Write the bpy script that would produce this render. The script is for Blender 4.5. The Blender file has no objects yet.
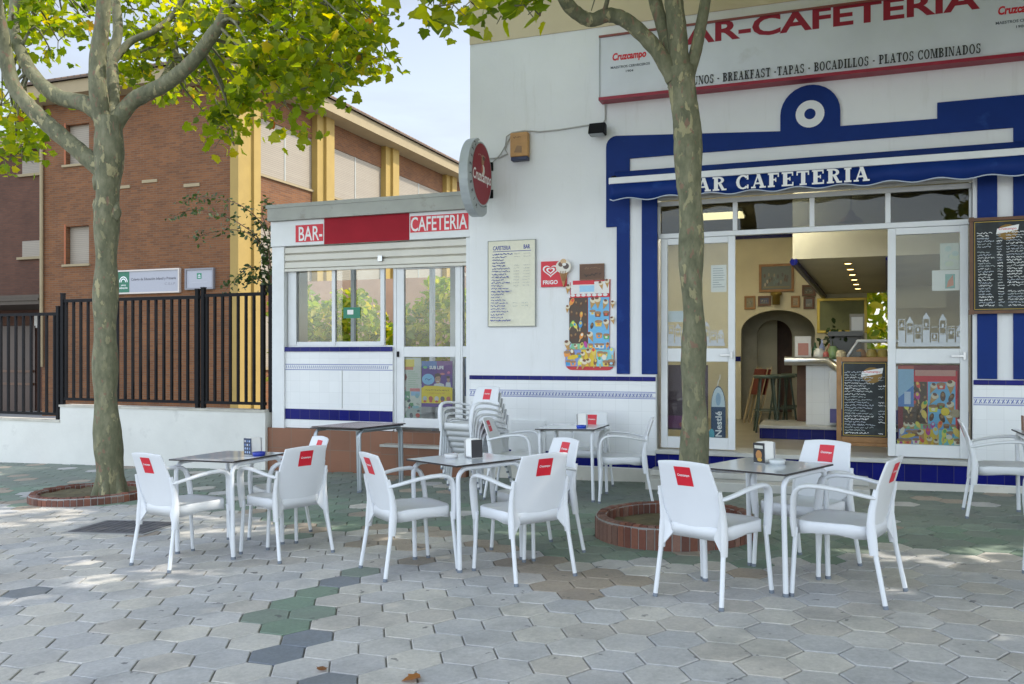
import bpy, bmesh, math, random
from mathutils import Vector, Matrix
random.seed(7)
SC = bpy.context.scene
COL = SC.collection
R = math.radians

# ------------------------------------------------------------------ camera, sky, sun, exposure
FPX, HZ, CAM_H, SLOPE = 857.0, 354.0, 1.4, 0.022
TH = math.atan(318/857)
cam_d = bpy.data.cameras.new('camera'); cam = bpy.data.objects.new('camera', cam_d); COL.objects.link(cam)
cam.location = (0, 0, CAM_H); cam.rotation_euler = (R(90), 0, TH)
cam_d.sensor_width = 36; cam_d.lens = FPX/1024*36; cam_d.shift_y = 12/1024
cam_d.clip_end = 2000; cam_d.clip_start = 0.05
SC.camera = cam

SUN_AZ, SUN_EL = 26.0, 48.0          # azimuth counted from +X towards +Y
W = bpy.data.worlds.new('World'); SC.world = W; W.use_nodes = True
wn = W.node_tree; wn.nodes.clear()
sky = wn.nodes.new('ShaderNodeTexSky'); sky.sky_type = 'NISHITA'; sky.sun_disc = False
sky.sun_elevation = R(SUN_EL); sky.sun_rotation = R(90 - SUN_AZ)
sky.air_density = 1.0; sky.dust_density = 1.2; sky.ozone_density = 1.0
bg = wn.nodes.new('ShaderNodeBackground'); bg.inputs[1].default_value = 0.15
wo = wn.nodes.new('ShaderNodeOutputWorld')
hs = wn.nodes.new('ShaderNodeHueSaturation'); hs.inputs['Saturation'].default_value = .52; hs.inputs['Value'].default_value = 1.0
wn.links.new(sky.outputs[0], hs.inputs['Color'])
tcw = wn.nodes.new('ShaderNodeTexCoord'); mpw = wn.nodes.new('ShaderNodeMapping'); mpw.inputs['Scale'].default_value = (1.2, 1.2, 5)
wn.links.new(tcw.outputs['Generated'], mpw.inputs[0])
nw = wn.nodes.new('ShaderNodeTexNoise'); nw.inputs['Scale'].default_value = 2.2; nw.inputs['Detail'].default_value = 6; nw.inputs['Roughness'].default_value = .6
wn.links.new(mpw.outputs[0], nw.inputs['Vector'])
rw = wn.nodes.new('ShaderNodeValToRGB'); rw.color_ramp.elements[0].position = .42; rw.color_ramp.elements[1].position = .72; rw.color_ramp.elements[1].color = (.4, .4, .4, 1)
wn.links.new(nw.outputs['Fac'], rw.inputs[0])
mw = wn.nodes.new('ShaderNodeMix'); mw.data_type = 'RGBA'; mw.inputs[7].default_value = (2.05, 2.06, 2.1, 1)
wn.links.new(rw.outputs[0], mw.inputs[0]); wn.links.new(hs.outputs[0], mw.inputs[6])
# added fill for the facade: sky brighter behind the camera, duller beyond the buildings
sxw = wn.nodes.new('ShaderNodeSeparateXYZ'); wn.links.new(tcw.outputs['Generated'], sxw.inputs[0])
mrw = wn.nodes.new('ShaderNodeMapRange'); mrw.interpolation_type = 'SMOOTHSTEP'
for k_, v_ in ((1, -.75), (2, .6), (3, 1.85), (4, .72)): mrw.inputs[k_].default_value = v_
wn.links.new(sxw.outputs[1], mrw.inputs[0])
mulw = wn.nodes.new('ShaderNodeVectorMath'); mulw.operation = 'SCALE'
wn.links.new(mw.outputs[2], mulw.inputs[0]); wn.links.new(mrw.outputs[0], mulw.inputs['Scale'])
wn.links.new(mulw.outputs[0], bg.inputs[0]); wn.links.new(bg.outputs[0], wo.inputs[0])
sd = bpy.data.lights.new('sun', 'SUN'); sd.energy = 2.0; sd.angle = R(0.55); sd.color = (1, .93, .82)
sun = bpy.data.objects.new('sun', sd); COL.objects.link(sun)
sv = Vector((math.cos(R(SUN_EL))*math.cos(R(SUN_AZ)), math.cos(R(SUN_EL))*math.sin(R(SUN_AZ)), math.sin(R(SUN_EL))))
sun.rotation_euler = sv.to_track_quat('Z', 'Y').to_euler(); sun.location = (8, 12, 20)
SC.view_settings.view_transform = 'Standard'; SC.view_settings.look = 'None'
SC.view_settings.gamma = 1; SC.view_settings.use_curve_mapping = False
SC.view_settings.exposure = 1.26
SC.render.engine = 'CYCLES'
SC.cycles.use_denoising = True
SC.cycles.max_bounces = 8; SC.cycles.transparent_max_bounces = 12
SC.cycles.sample_clamp_indirect = 6
SC.cycles.caustics_reflective = False; SC.cycles.caustics_refractive = False

# ------------------------------------------------------------------ geometry helpers
def ray(px, py):
    u = (px-512)/FPX; v = (HZ-py)/FPX
    return Vector((-math.sin(TH)+math.cos(TH)*u, math.cos(TH)+math.sin(TH)*u, v))
def aty(px, py, Y):                     # the point seen at a pixel on the plane y = Y
    d = ray(px, py); t = Y/d.y; return Vector((d.x*t, Y, CAM_H+d.z*t))
def atx(px, py, X):
    d = ray(px, py); t = X/d.x; return Vector((X, d.y*t, CAM_H+d.z*t))
def atd(px, py, dist):                  # at a given depth along the view axis
    d = ray(px, py); return Vector((d.x*dist, d.y*dist, CAM_H+d.z*dist))
def gnd(px, py):
    d = ray(px, py); t = CAM_H/(SLOPE*d.x-d.z); return Vector((d.x*t, d.y*t, SLOPE*d.x*t))
def proj(p):
    d = -math.sin(TH)*p[0]+math.cos(TH)*p[1]; r = math.cos(TH)*p[0]+math.sin(TH)*p[1]
    if d < .1: return (-9999, -9999)
    return (512+FPX*r/d, HZ-FPX*(p[2]-CAM_H)/d)
def gz(x): return SLOPE*x

ORI = {}
def world_origin(o):
    v = Vector((0, 0, 0))
    while o is not None:
        v += ORI.get(o.name, Vector((0, 0, 0))); o = o.parent
    return v

class MB:
    """collects faces, one material index per face"""
    def __init__(s): s.v = []; s.f = []; s.m = []; s.sm = []; s.col = []; s.cur = None
    def add(s, vs, fs, m=0, smooth=False):
        o = len(s.v); s.v += [tuple(v) for v in vs]
        for f in fs:
            s.f.append([o+i for i in f]); s.m.append(m); s.sm.append(smooth); s.col.append(s.cur)
        return s
    def box(s, x0, x1, y0, y1, z0, z1, m=0):
        if x0 > x1: x0, x1 = x1, x0
        if y0 > y1: y0, y1 = y1, y0
        if z0 > z1: z0, z1 = z1, z0
        vs = [(x, y, z) for z in (z0, z1) for y in (y0, y1) for x in (x0, x1)]
        return s.add(vs, [(0,2,3,1),(4,5,7,6),(0,1,5,4),(1,3,7,5),(3,2,6,7),(2,0,4,6)], m)
    def prism_y(s, poly, y0, y1, m=0):          # poly in (x, z), counter-clockwise seen from -y; y0 front
        n = len(poly)
        vs = [(p[0], y0, p[1]) for p in poly]+[(p[0], y1, p[1]) for p in poly]
        fs = [tuple(range(n)), tuple(reversed(range(n, 2*n)))]
        fs += [(i, n+i, n+(i+1) % n, (i+1) % n) for i in range(n)]
        return s.add(vs, fs, m)
    def prism_z(s, poly, z0, z1, m=0):
        n = len(poly)
        vs = [(p[0], p[1], z0) for p in poly]+[(p[0], p[1], z1) for p in poly]
        fs = [tuple(reversed(range(n))), tuple(range(n, 2*n))]
        fs += [(i, (i+1) % n, n+(i+1) % n, n+i) for i in range(n)]
        return s.add(vs, fs, m)
    def prism_x(s, poly, x0, x1, m=0):          # poly in (y, z)
        n = len(poly)
        vs = [(x0, p[0], p[1]) for p in poly]+[(x1, p[0], p[1]) for p in poly]
        fs = [tuple(reversed(range(n))), tuple(range(n, 2*n))]
        fs += [(i, (i+1) % n, n+(i+1) % n, n+i) for i in range(n)]
        return s.add(vs, fs, m)
    def tube(s, pts, rad, n=10, m=0, caps=True, sec=None):
        pts = [Vector(p) for p in pts]; N = len(pts)
        if not hasattr(rad, '__len__'): rad = [rad]*N
        rings = []; up = None
        for i, p in enumerate(pts):
            t = (pts[min(i+1, N-1)]-pts[max(i-1, 0)]).normalized()
            if up is None:
                up = Vector((0, 1, 0)) if abs(t.y) < .9 else Vector((1, 0, 0))
            a = (up-t*up.dot(t)).normalized(); b = t.cross(a); up = a
            sa, sb = sec if sec else (1, 1)
            rings.append([p+(a*math.cos(2*math.pi*k/n)*sa+b*math.sin(2*math.pi*k/n)*sb)*rad[i] for k in range(n)])
        vs = [v for r in rings for v in r]; fs = []
        for i in range(N-1):
            for k in range(n):
                fs.append((i*n+k, i*n+(k+1) % n, (i+1)*n+(k+1) % n, (i+1)*n+k))
        s.add(vs, fs, m, True)
        if caps:
            s.add(rings[0], [tuple(reversed(range(n)))], m); s.add(rings[-1], [tuple(range(n))], m)
        return s
    def lathe(s, prof, c=(0, 0), n=16, m=0):    # prof: (r, z)
        vs = []; fs = []
        for r, z in prof:
            vs += [(c[0]+r*math.cos(2*math.pi*k/n), c[1]+r*math.sin(2*math.pi*k/n), z) for k in range(n)]
        for i in range(len(prof)-1):
            for k in range(n):
                fs.append((i*n+k, i*n+(k+1) % n, (i+1)*n+(k+1) % n, (i+1)*n+k))
        return s.add(vs, fs, m, True)
    def build(s, name, mats, parent=None, bevel=0, seg=2, tint=False, smooth_all=False):
        if not isinstance(mats, (list, tuple)): mats = [mats]
        off = world_origin(parent) if parent is not None else Vector((0, 0, 0))
        me = bpy.data.meshes.new(name)
        me.from_pydata([(v[0]-off.x, v[1]-off.y, v[2]-off.z) for v in s.v], [], s.f)
        for m in mats: me.materials.append(m)
        me.polygons.foreach_set('material_index', s.m)
        me.polygons.foreach_set('use_smooth', [bool(x) or smooth_all for x in s.sm])
        if tint:
            at = me.color_attributes.new('tint', 'FLOAT_COLOR', 'CORNER'); dat = []
            for f, c in zip(s.f, s.col):
                for _ in f: dat += [c[0], c[1], c[2], 1] if c else [.5, .5, .5, 1]
            at.data.foreach_set('color', dat)
        me.update()
        o = bpy.data.objects.new(name, me); COL.objects.link(o)
        if parent is not None: o.parent = parent
        if bevel:
            b = o.modifiers.new('b', 'BEVEL'); b.width = bevel; b.segments = seg; b.limit_method = 'ANGLE'; b.angle_limit = R(40)
        return o

def tag(o, label, cat, group=None, kind=None):
    o['label'] = label; o['category'] = cat
    if group: o['group'] = group
    if kind: o['kind'] = kind
    return o
def struct(o): o['kind'] = 'structure'; return o
def thing(name, label, cat, loc=(0, 0, 0), group=None):
    o = bpy.data.objects.new(name, None); COL.objects.link(o); o.empty_display_size = .1
    o.location = loc; ORI[o.name] = Vector(loc)
    return tag(o, label, cat, group)
def local_thing(name, label, cat, group=None):      # its parts are built round its own origin, placed afterwards
    o = bpy.data.objects.new(name, None); COL.objects.link(o); o.empty_display_size = .1
    return tag(o, label, cat, group)
def place(o, x, y, rz=0, dz=0):                      # stand a thing on the sloping pavement
    o.location = (x, y, gz(x)+dz)
    o.rotation_euler = (Matrix.Rotation(-SLOPE, 3, 'Y') @ Matrix.Rotation(R(rz), 3, 'Z')).to_euler()
    return o
def kids(o): return [c for c in bpy.data.objects if c.parent == o]
def copy_tree(o, parent=None):
    c = o.copy(); COL.objects.link(c)
    if parent is not None: c.parent = parent
    for ch in kids(o): copy_tree(ch, c)
    return c

# ------------------------------------------------------------------ materials
MATS = {}
def nodes_of(name):
    m = bpy.data.materials.new(name); m.use_nodes = True; nt = m.node_tree
    return m, nt, nt.nodes['Principled BSDF']
def ramp(nt, fac, stops, interp='LINEAR'):
    r = nt.nodes.new('ShaderNodeValToRGB'); r.color_ramp.interpolation = interp
    e = r.color_ramp.elements
    while len(e) < len(stops): e.new(0.5)
    for el, (p, c) in zip(e, stops): el.position = p; el.color = (*c, 1)
    nt.links.new(fac, r.inputs[0]); return r.outputs[0]
def mixc(nt, fac, a, b, mode='MIX'):
    n = nt.nodes.new('ShaderNodeMix'); n.data_type = 'RGBA'; n.blend_type = mode
    for sock, v in ((n.inputs[0], fac), (n.inputs[6], a), (n.inputs[7], b)):
        if isinstance(v, (int, float)): sock.default_value = v
        elif isinstance(v, tuple): sock.default_value = (*v, 1)
        else: nt.links.new(v, sock)
    return n.outputs[2]
def noise(nt, scale, detail=4, rough=.6, vec=None, dist=0):
    n = nt.nodes.new('ShaderNodeTexNoise'); n.inputs['Scale'].default_value = scale
    n.inputs['Detail'].default_value = detail; n.inputs['Roughness'].default_value = rough; n.inputs['Distortion'].default_value = dist
    if vec is not None: nt.links.new(vec, n.inputs['Vector'])
    return n.outputs['Fac']
def coords(nt, kind='Object', scale=None):
    t = nt.nodes.new('ShaderNodeTexCoord'); v = t.outputs[kind]
    if scale:
        mp = nt.nodes.new('ShaderNodeMapping'); mp.inputs['Scale'].default_value = scale; nt.links.new(v, mp.inputs[0]); v = mp.outputs[0]
    return v
def bump(nt, b, h, strength=.3, dist=.01):
    n = nt.nodes.new('ShaderNodeBump'); n.inputs['Strength'].default_value = strength; n.inputs['Distance'].default_value = dist
    nt.links.new(h, n.inputs['Height']); nt.links.new(n.outputs[0], b.inputs['Normal'])
def pm(name, col, rough=.55, var=.1, scale=6, metal=0, bmp=0, bscale=60, spec=None, dirt=None):
    if name in MATS: return MATS[name]
    m, nt, b = nodes_of(name); v = coords(nt)
    c2 = tuple(min(1, x*(1+var)) for x in col); c1 = tuple(x*(1-var) for x in col)
    c = ramp(nt, noise(nt, scale, vec=v), [(.3, c1), (.7, c2)])
    if dirt:                                  # blotchy stains with shapes of their own
        f = ramp(nt, noise(nt, dirt[1], 6, .65, v), [(dirt[2], (0, 0, 0)), (dirt[2]+.15, (1, 1, 1))])
        c = mixc(nt, f, c, dirt[0])
    if name == 'white_plastic':               # each chair has aged a little differently
        oi = nt.nodes.new('ShaderNodeObjectInfo'); c = mixc(nt, 1.0, c, ramp(nt, oi.outputs['Random'], [(0, (.93, .92, .89)), (1, (1.03, 1.03, 1.03))]), 'MULTIPLY')
    nt.links.new(c, b.inputs['Base Color'])
    b.inputs['Roughness'].default_value = rough; b.inputs['Metallic'].default_value = metal
    if spec is not None: b.inputs['Specular IOR Level'].default_value = spec
    if bmp: bump(nt, b, noise(nt, bscale, 5, vec=v), bmp, .01)
    MATS[name] = m; return m
def flat(col, rough=.5, pre='ink'):
    key = pre+'_%d_%d_%d' % tuple(int(255*x) for x in col)
    return pm(key, col, rough, .04, 30)

def uv_wall(nt):                              # (x + y, z) so that one node set serves both wall directions
    v = coords(nt); sx = nt.nodes.new('ShaderNodeSeparateXYZ'); nt.links.new(v, sx.inputs[0])
    ad = nt.nodes.new('ShaderNodeMath'); ad.operation = 'ADD'; nt.links.new(sx.outputs[0], ad.inputs[0]); nt.links.new(sx.outputs[1], ad.inputs[1])
    cb = nt.nodes.new('ShaderNodeCombineXYZ'); nt.links.new(ad.outputs[0], cb.inputs[0]); nt.links.new(sx.outputs[2], cb.inputs[1])
    return cb.outputs[0], v
def brick_mat(name, c1, c2, mortar, bw, bh, mo=.01, off=.5, rough=.85, bmp=.4, spec=None, var=.25):
    m, nt, b = nodes_of(name); uv, v = uv_wall(nt)
    t = nt.nodes.new('ShaderNodeTexBrick'); nt.links.new(uv, t.inputs['Vector'])
    t.offset = off; t.inputs['Scale'].default_value = 1
    t.inputs['Brick Width'].default_value = bw; t.inputs['Row Height'].default_value = bh; t.inputs['Mortar Size'].default_value = mo
    t.inputs['Mortar Smooth'].default_value = .2; t.inputs['Bias'].default_value = 0
    t.inputs['Color1'].default_value = (*c1, 1); t.inputs['Color2'].default_value = (*c2, 1); t.inputs['Mortar'].default_value = (*mortar, 1)
    n1 = ramp(nt, noise(nt, 1.1, 5, .6, v), [(.25, (1-var,)*3), (.75, (1+var*.5,)*3)])
    c = mixc(nt, 1.0, t.outputs['Color'], n1, 'MULTIPLY')
    nt.links.new(c, b.inputs['Base Color']); b.inputs['Roughness'].default_value = rough
    if spec is not None: b.inputs['Specular IOR Level'].default_value = spec
    inv = nt.nodes.new('ShaderNodeMath'); inv.operation = 'SUBTRACT'; inv.inputs[0].default_value = 1; nt.links.new(t.outputs['Fac'], inv.inputs[1])
    bump(nt, b, inv.outputs[0], bmp, .006)
    MATS[name] = m; return m
def tint_mat(name, rough=.8, bmp=.3, bscale=90, spots=None):
    m, nt, b = nodes_of(name); a = nt.nodes.new('ShaderNodeAttribute'); a.attribute_name = 'tint'
    v = coords(nt)
    n1 = ramp(nt, noise(nt, 1.7, 7, .7, v), [(.25, (.84, .85, .86)), (.75, (1.18, 1.15, 1.07))])
    n2 = ramp(nt, noise(nt, 45, 5, .7, v), [(.3, (.84,)*3), (.7, (1.1,)*3)])
    c = mixc(nt, 1.0, mixc(nt, 1.0, a.outputs['Color'], n1, 'MULTIPLY'), n2, 'MULTIPLY')
    if spots:
        f = ramp(nt, noise(nt, 9, 3, .5, v), [(.69, (0, 0, 0)), (.715, (.7, .7, .7))])
        c = mixc(nt, f, c, (.07, .07, .075))
        f = ramp(nt, noise(nt, 1.6, 8, .75, v), [(.47, (0, 0, 0)), (.72, (.55, .55, .55))])
        c = mixc(nt, f, c, (.17, .17, .16))
    nt.links.new(c, b.inputs['Base Color']); b.inputs['Roughness'].default_value = rough
    bump(nt, b, noise(nt, bscale, 6, .7, v), bmp, .004)
    MATS[name] = m; return m
def glass_mat(name, tintc=(.93, .96, .95), f0=1.45, rough=0.0):
    m, nt, b = nodes_of(name); nt.nodes.remove(b); out = nt.nodes['Material Output']
    tr = nt.nodes.new('ShaderNodeBsdfTransparent'); tr.inputs[0].default_value = (*tintc, 1)
    gl = nt.nodes.new('ShaderNodeBsdfGlossy'); gl.inputs['Roughness'].default_value = rough
    fr = nt.nodes.new('ShaderNodeFresnel'); fr.inputs[0].default_value = f0
    mx = nt.nodes.new('ShaderNodeMixShader')
    nt.links.new(fr.outputs[0], mx.inputs[0]); nt.links.new(tr.outputs[0], mx.inputs[1]); nt.links.new(gl.outputs[0], mx.inputs[2])
    nt.links.new(mx.outputs[0], out.inputs[0]); MATS[name] = m; return m
def leaf_mat(name, stops, trans=.5):
    m, nt, b = nodes_of(name); nt.nodes.remove(b); out = nt.nodes['Material Output']
    a = nt.nodes.new('ShaderNodeAttribute'); a.attribute_name = 'tint'
    sx = nt.nodes.new('ShaderNodeSeparateColor'); nt.links.new(a.outputs['Color'], sx.inputs[0])
    c = ramp(nt, sx.outputs[0], stops)
    g = nt.nodes.new('ShaderNodeBsdfPrincipled'); nt.links.new(c, g.inputs['Base Color']); g.inputs['Roughness'].default_value = .5
    t = nt.nodes.new('ShaderNodeBsdfTranslucent')
    hs = nt.nodes.new('ShaderNodeHueSaturation'); hs.inputs['Value'].default_value = 2.5; hs.inputs['Saturation'].default_value = 1.1
    hs.inputs['Hue'].default_value = .485
    nt.links.new(c, hs.inputs['Color']); nt.links.new(hs.outputs[0], t.inputs[0])
    mx = nt.nodes.new('ShaderNodeMixShader'); mx.inputs[0].default_value = trans
    nt.links.new(g.outputs[0], mx.inputs[1]); nt.links.new(t.outputs[0], mx.inputs[2]); nt.links.new(mx.outputs[0], out.inputs[0])
    MATS[name] = m; return m
def bark_mat(name):
    m, nt, b = nodes_of(name); v = coords(nt, 'Object', (1, 1, .45))
    base = ramp(nt, noise(nt, 14, 6, .65, v), [(.3, (.085, .09, .052)), (.52, (.15, .152, .09)), (.75, (.235, .225, .145))])
    f1 = ramp(nt, noise(nt, 15, 3, .5, v, .3), [(.585, (0, 0, 0)), (.61, (.85, .85, .85))])
    fm = ramp(nt, noise(nt, 2.2, 2, .4, v), [(.38, (.25, .25, .25)), (.6, (1, 1, 1))])
    f1 = mixc(nt, 1.0, f1, fm, 'MULTIPLY')
    c = mixc(nt, f1, base, (.34, .31, .17))
    v2 = coords(nt, 'Object', (1, 1, .6)); 
    mp = nt.nodes.new('ShaderNodeMapping'); mp.inputs['Location'].default_value = (3.1, 7.7, 1.3); nt.links.new(v2, mp.inputs[0])
    f2 = ramp(nt, noise(nt, 24, 2, .4, mp.outputs[0], .4), [(.65, (0, 0, 0)), (.675, (.7, .7, .7))])
    c = mixc(nt, f2, c, (.22, .12, .085))
    f3 = ramp(nt, noise(nt, 30, 3, .5, v, .5), [(.66, (0, 0, 0)), (.68, (.6, .6, .6))])
    c = mixc(nt, f3, c, (.1, .1, .07))
    nt.links.new(c, b.inputs['Base Color']); b.inputs['Roughness'].default_value = .85
    bump(nt, b, mixc(nt, .5, noise(nt, 12, 6, .65, v, .4), f1), .9, .014); MATS[name] = m; return m

def wall_paint(name, col, stain):
    m, nt, b = nodes_of(name); v = coords(nt)
    c = ramp(nt, noise(nt, 1.2, 5, .6, v), [(.3, tuple(x*.95 for x in col)), (.7, tuple(min(.84, x*1.03) for x in col))])
    vs = coords(nt, 'Object', (5, 5, .5))                # runs of grime
    f = ramp(nt, noise(nt, 1.6, 6, .7, vs), [(.56, (0, 0, 0)), (.8, (.55, .55, .55))])
    c = mixc(nt, f, c, stain)
    f = ramp(nt, noise(nt, 7, 8, .75, v), [(.64, (0, 0, 0)), (.72, (.35, .35, .35))])
    c = mixc(nt, f, c, stain)
    nt.links.new(c, b.inputs['Base Color']); b.inputs['Roughness'].default_value = .8
    bump(nt, b, noise(nt, 30, 6, .65, v), .16, .012); MATS[name] = m; return m
M_wall = wall_paint('white_paint', (.79, .805, .82), (.6, .6, .57))
M_cream = pm('cream_paint', (.62, .53, .36), .8, .05, 1.2, bmp=.12, bscale=35)
M_blue = pm('blue_paint', (.005, .028, .17), .6, .1, 2.5, bmp=.15, bscale=40, spec=.2, dirt=((.015, .055, .24), 3, .6))
M_tileblue = brick_mat('cobalt_tiles', (.003, .006, .13), (.005, .009, .17), (.06, .06, .14), .15, .3, .003, 0, .2, .3, spec=.22)
M_tile = brick_mat('white_tiles', (.77, .79, .80), (.80, .82, .83), (.69, .71, .72), .15, .15, .002, 0, .22, .2, var=.05)
M_alu = pm('white_aluminium', (.72, .74, .75), .38, .05, 3, dirt=((.5, .5, .48), 5, .68))
M_alud = pm('weathered_white_metal', (.6, .59, .54), .5, .1, 2, dirt=((.38, .34, .27), 4, .62))
M_zinc = pm('grey_sheet_metal', (.36, .37, .34), .55, .12, 2, metal=.2, dirt=((.22, .21, .17), 3, .6))
M_plastic = pm('white_plastic', (.68, .705, .735), .42, .02, 4, bmp=.05, bscale=160, dirt=((.5, .5, .48), 11, .66))
M_legw = pm('white_lacquered_tube', (.70, .73, .76), .3, .03, 6)
M_cap = pm('grey_rubber', (.16, .19, .23), .6)
M_red = pm('signal_red', (.62, .012, .03), .45, .06, 8)
M_maroon = pm('maroon_vinyl', (.3, .012, .035), .45, .08, 6)
M_white = pm('white_vinyl', (.82, .82, .82), .5, .02)
M_black = pm('black_vinyl', (.015, .016, .02), .5)
M_iron = pm('black_iron', (.008, .008, .01), .6, .2, 9, spec=.15)
M_dark = pm('dark_void', (.02, .018, .016), .8)
M_steel = pm('brushed_steel', (.5, .51, .52), .3, .08, 14, metal=.9)
M_wood = pm('brown_wood', (.3, .15, .05), .5, .25, 5)
M_woodd = pm('dark_wood', (.13, .06, .03), .5, .25, 7)
M_slate = pm('chalk_board', (.016, .022, .024), .6, .4, 5, dirt=((.035, .045, .05), 5, .5))
M_glass = glass_mat('window_glass', (.95, .97, .96), 1.38)
M_glassd = glass_mat('shade_tint_glass', (.3, .31, .29), 1.5)  # dark tint stands in for the shade of the upper room behind the transoms
M_glassk = glass_mat('kiosk_glass', (.94, .96, .95), 1.45)
M_bark = bark_mat('plane_bark')
LEAF_STOPS = [(0, (.055, .1, .01)), (.35, (.13, .19, .014)), (.7, (.26, .29, .025)), (.92, (.36, .3, .03)), (1, (.22, .1, .03))]
M_leaf = leaf_mat('plane_leaf', LEAF_STOPS, .68)
M_hedge = leaf_mat('hedge_leaf', [(0, (.08, .14, .012)), (.6, (.22, .28, .025)), (1, (.42, .36, .05))], .5)
M_ivy = leaf_mat('creeper_leaf', [(0, (.02, .04, .012)), (1, (.05, .085, .02))], .25)
M_bench = brick_mat('school_brick', (.205, .08, .026), (.135, .052, .019), (.15, .1, .062), .24, .065, .008, .5, .9, .3)
M_brickp = brick_mat('plinth_tiles', (.25, .105, .055), (.19, .08, .042), (.2, .12, .08), .3, .3, .006, 0, .45, .3)
M_yellow = pm('ochre_paint', (.33, .225, .06), .7, .07, 2)
M_soffit = pm('soffit_cream', (.3, .24, .14), .8, .07, 2)
M_shut = brick_mat('shutter_slats', (.29, .25, .195), (.31, .27, .21), (.2, .175, .14), 30, .06, .006, 0, .6, .5, var=.05)
M_joint = pm('joint_grit', (.24, .23, .205), .95, .3, 20, bmp=.4)
M_far = pm('plain_concrete', (.3, .3, .29), .9, .15, .6, bmp=.2)
M_pave = tint_mat('hex_pavers', .8, .35, 80, True)
M_rbrick = tint_mat('ring_bricks', .75, .4, 70)
M_soil = pm('dry_soil', (.13, .11, .06), .95, .35, 9, bmp=.8, bscale=25)
M_cover = pm('cast_cover', (.1, .1, .11), .7, .25, 5, bmp=.3, bscale=30)
M_marble = pm('step_marble', (.5, .5, .47), .35, .14, 3, dirt=((.3, .29, .26), 4, .58))
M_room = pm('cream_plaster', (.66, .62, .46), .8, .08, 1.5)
M_roomf = pm('room_floor', (.34, .31, .24), .3, .2, 4)
M_top = pm('grey_laminate', (.58, .62, .66), .13, .06, 3, spec=.5)
M_edge = pm('dark_edge', (.03, .025, .025), .5)
M_paper = pm('paper', (.8, .8, .77), .7, .03)
# ------------------------------------------------------------------ lettering
_TX = {}
def text_polys(s, bold=0.0, shear=0.0):
    key = (s, bold, shear)
    if key in _TX: return _TX[key]
    c = bpy.data.curves.new('t', 'FONT'); c.body = s; c.size = 1; c.offset = bold; c.shear = shear; c.resolution_u = 3
    o = bpy.data.objects.new('t', c); COL.objects.link(o)
    dg = bpy.context.evaluated_depsgraph_get(); me = bpy.data.meshes.new_from_object(o.evaluated_get(dg))
    vs = [(v.co.x, v.co.y) for v in me.vertices]; fs = [tuple(p.vertices) for p in me.polygons]
    bpy.data.objects.remove(o); bpy.data.curves.remove(c); bpy.data.meshes.remove(me)
    x0 = min(v[0] for v in vs); x1 = max(v[0] for v in vs); y0 = min(v[1] for v in vs); y1 = max(v[1] for v in vs)
    vs = [((v[0]-x0)/(x1-x0), (v[1]-y0)/(y1-y0)) for v in vs]
    _TX[key] = (vs, fs, (x1-x0)/(y1-y0)); return _TX[key]
def up_face(vs, fs):                                    # make faces wind the same way
    out = []
    for f in fs:
        a = sum(vs[f[i]][0]*vs[f[(i+1) % len(f)]][1]-vs[f[(i+1) % len(f)]][0]*vs[f[i]][1] for i in range(len(f)))
        out.append(tuple(f) if a > 0 else tuple(reversed(f)))
    return out
class Flat:
    """draws flat shapes on a panel: map(u, v, lift) -> 3-D point, u and v in metres on the panel"""
    def __init__(s, mb, fn): s.mb = mb; s.fn = fn; s.lift = .0008; s.mats = {}; s.list = []
    def mi(s, m):
        if m.name not in s.mats: s.mats[m.name] = len(s.list); s.list.append(m)
        return s.mats[m.name]
    def poly(s, pts, m, step=True):
        a = sum(pts[i][0]*pts[(i+1) % len(pts)][1]-pts[(i+1) % len(pts)][0]*pts[i][1] for i in range(len(pts)))
        if a < 0: pts = list(reversed(pts))
        if step: s.lift += .00006
        s.mb.add([s.fn(p[0], p[1], s.lift) for p in pts], [tuple(range(len(pts)))], s.mi(m))
    def rect(s, x0, y0, x1, y1, m): s.poly([(x0, y0), (x1, y0), (x1, y1), (x0, y1)], m)
    def disc(s, x, y, rx, ry, m, n=16, rot=0):
        ca, sa = math.cos(rot), math.sin(rot)
        s.poly([(x+rx*math.cos(2*math.pi*k/n)*ca-ry*math.sin(2*math.pi*k/n)*sa, y+rx*math.cos(2*math.pi*k/n)*sa+ry*math.sin(2*math.pi*k/n)*ca) for k in range(n)], m)
    def text(s, t, x, y, w, h, m, bold=0.0, shear=0.0):
        vs, fs, asp = text_polys(t, bold, shear); s.lift += .00006
        s.mb.add([s.fn(x+v[0]*w, y+v[1]*h, s.lift) for v in vs], up_face(vs, fs), s.mi(m))
    def line(s, x0, y0, x1, y1, t, m):
        dx, dy = x1-x0, y1-y0; L = math.hypot(dx, dy) or 1e-6; nx, ny = -dy/L*t/2, dx/L*t/2
        s.poly([(x0+nx, y0+ny), (x1+nx, y1+ny), (x1-nx, y1-ny), (x0-nx, y0-ny)], m)
    def scribble(s, x0, x1, y, h, m, rnd, t=.0032, dens=1.0):   # one line of illegible handwriting
        x = x0
        while x < x1:
            wl = rnd.uniform(.03, .1)*h/.02*.8
            px, pyy = x, y
            end = min(x+wl, x1)
            while x < end:
                nx = x+h*rnd.uniform(.18, .4); ny = y+h*rnd.uniform(-.45, .5)
                s.line(px, pyy, nx, ny, t, m); px, pyy = nx, ny; x = nx
            x += h*rnd.uniform(.25, .55)/dens
    def serif(s, t, x, y, w, h, m, cond=None):
        """slab-serif capitals drawn from strokes"""
        adv = []; 
        for ch in t: adv.append(SERIF_W.get(ch, .8)+.16)
        tot = sum(adv)-.16; k = w/tot; cx = x
        for ch, a in zip(t, adv):
            for P in serif_glyph(ch): s.poly([(cx+p[0]*k, y+p[1]*h) for p in P], m)
            cx += a*k
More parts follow.
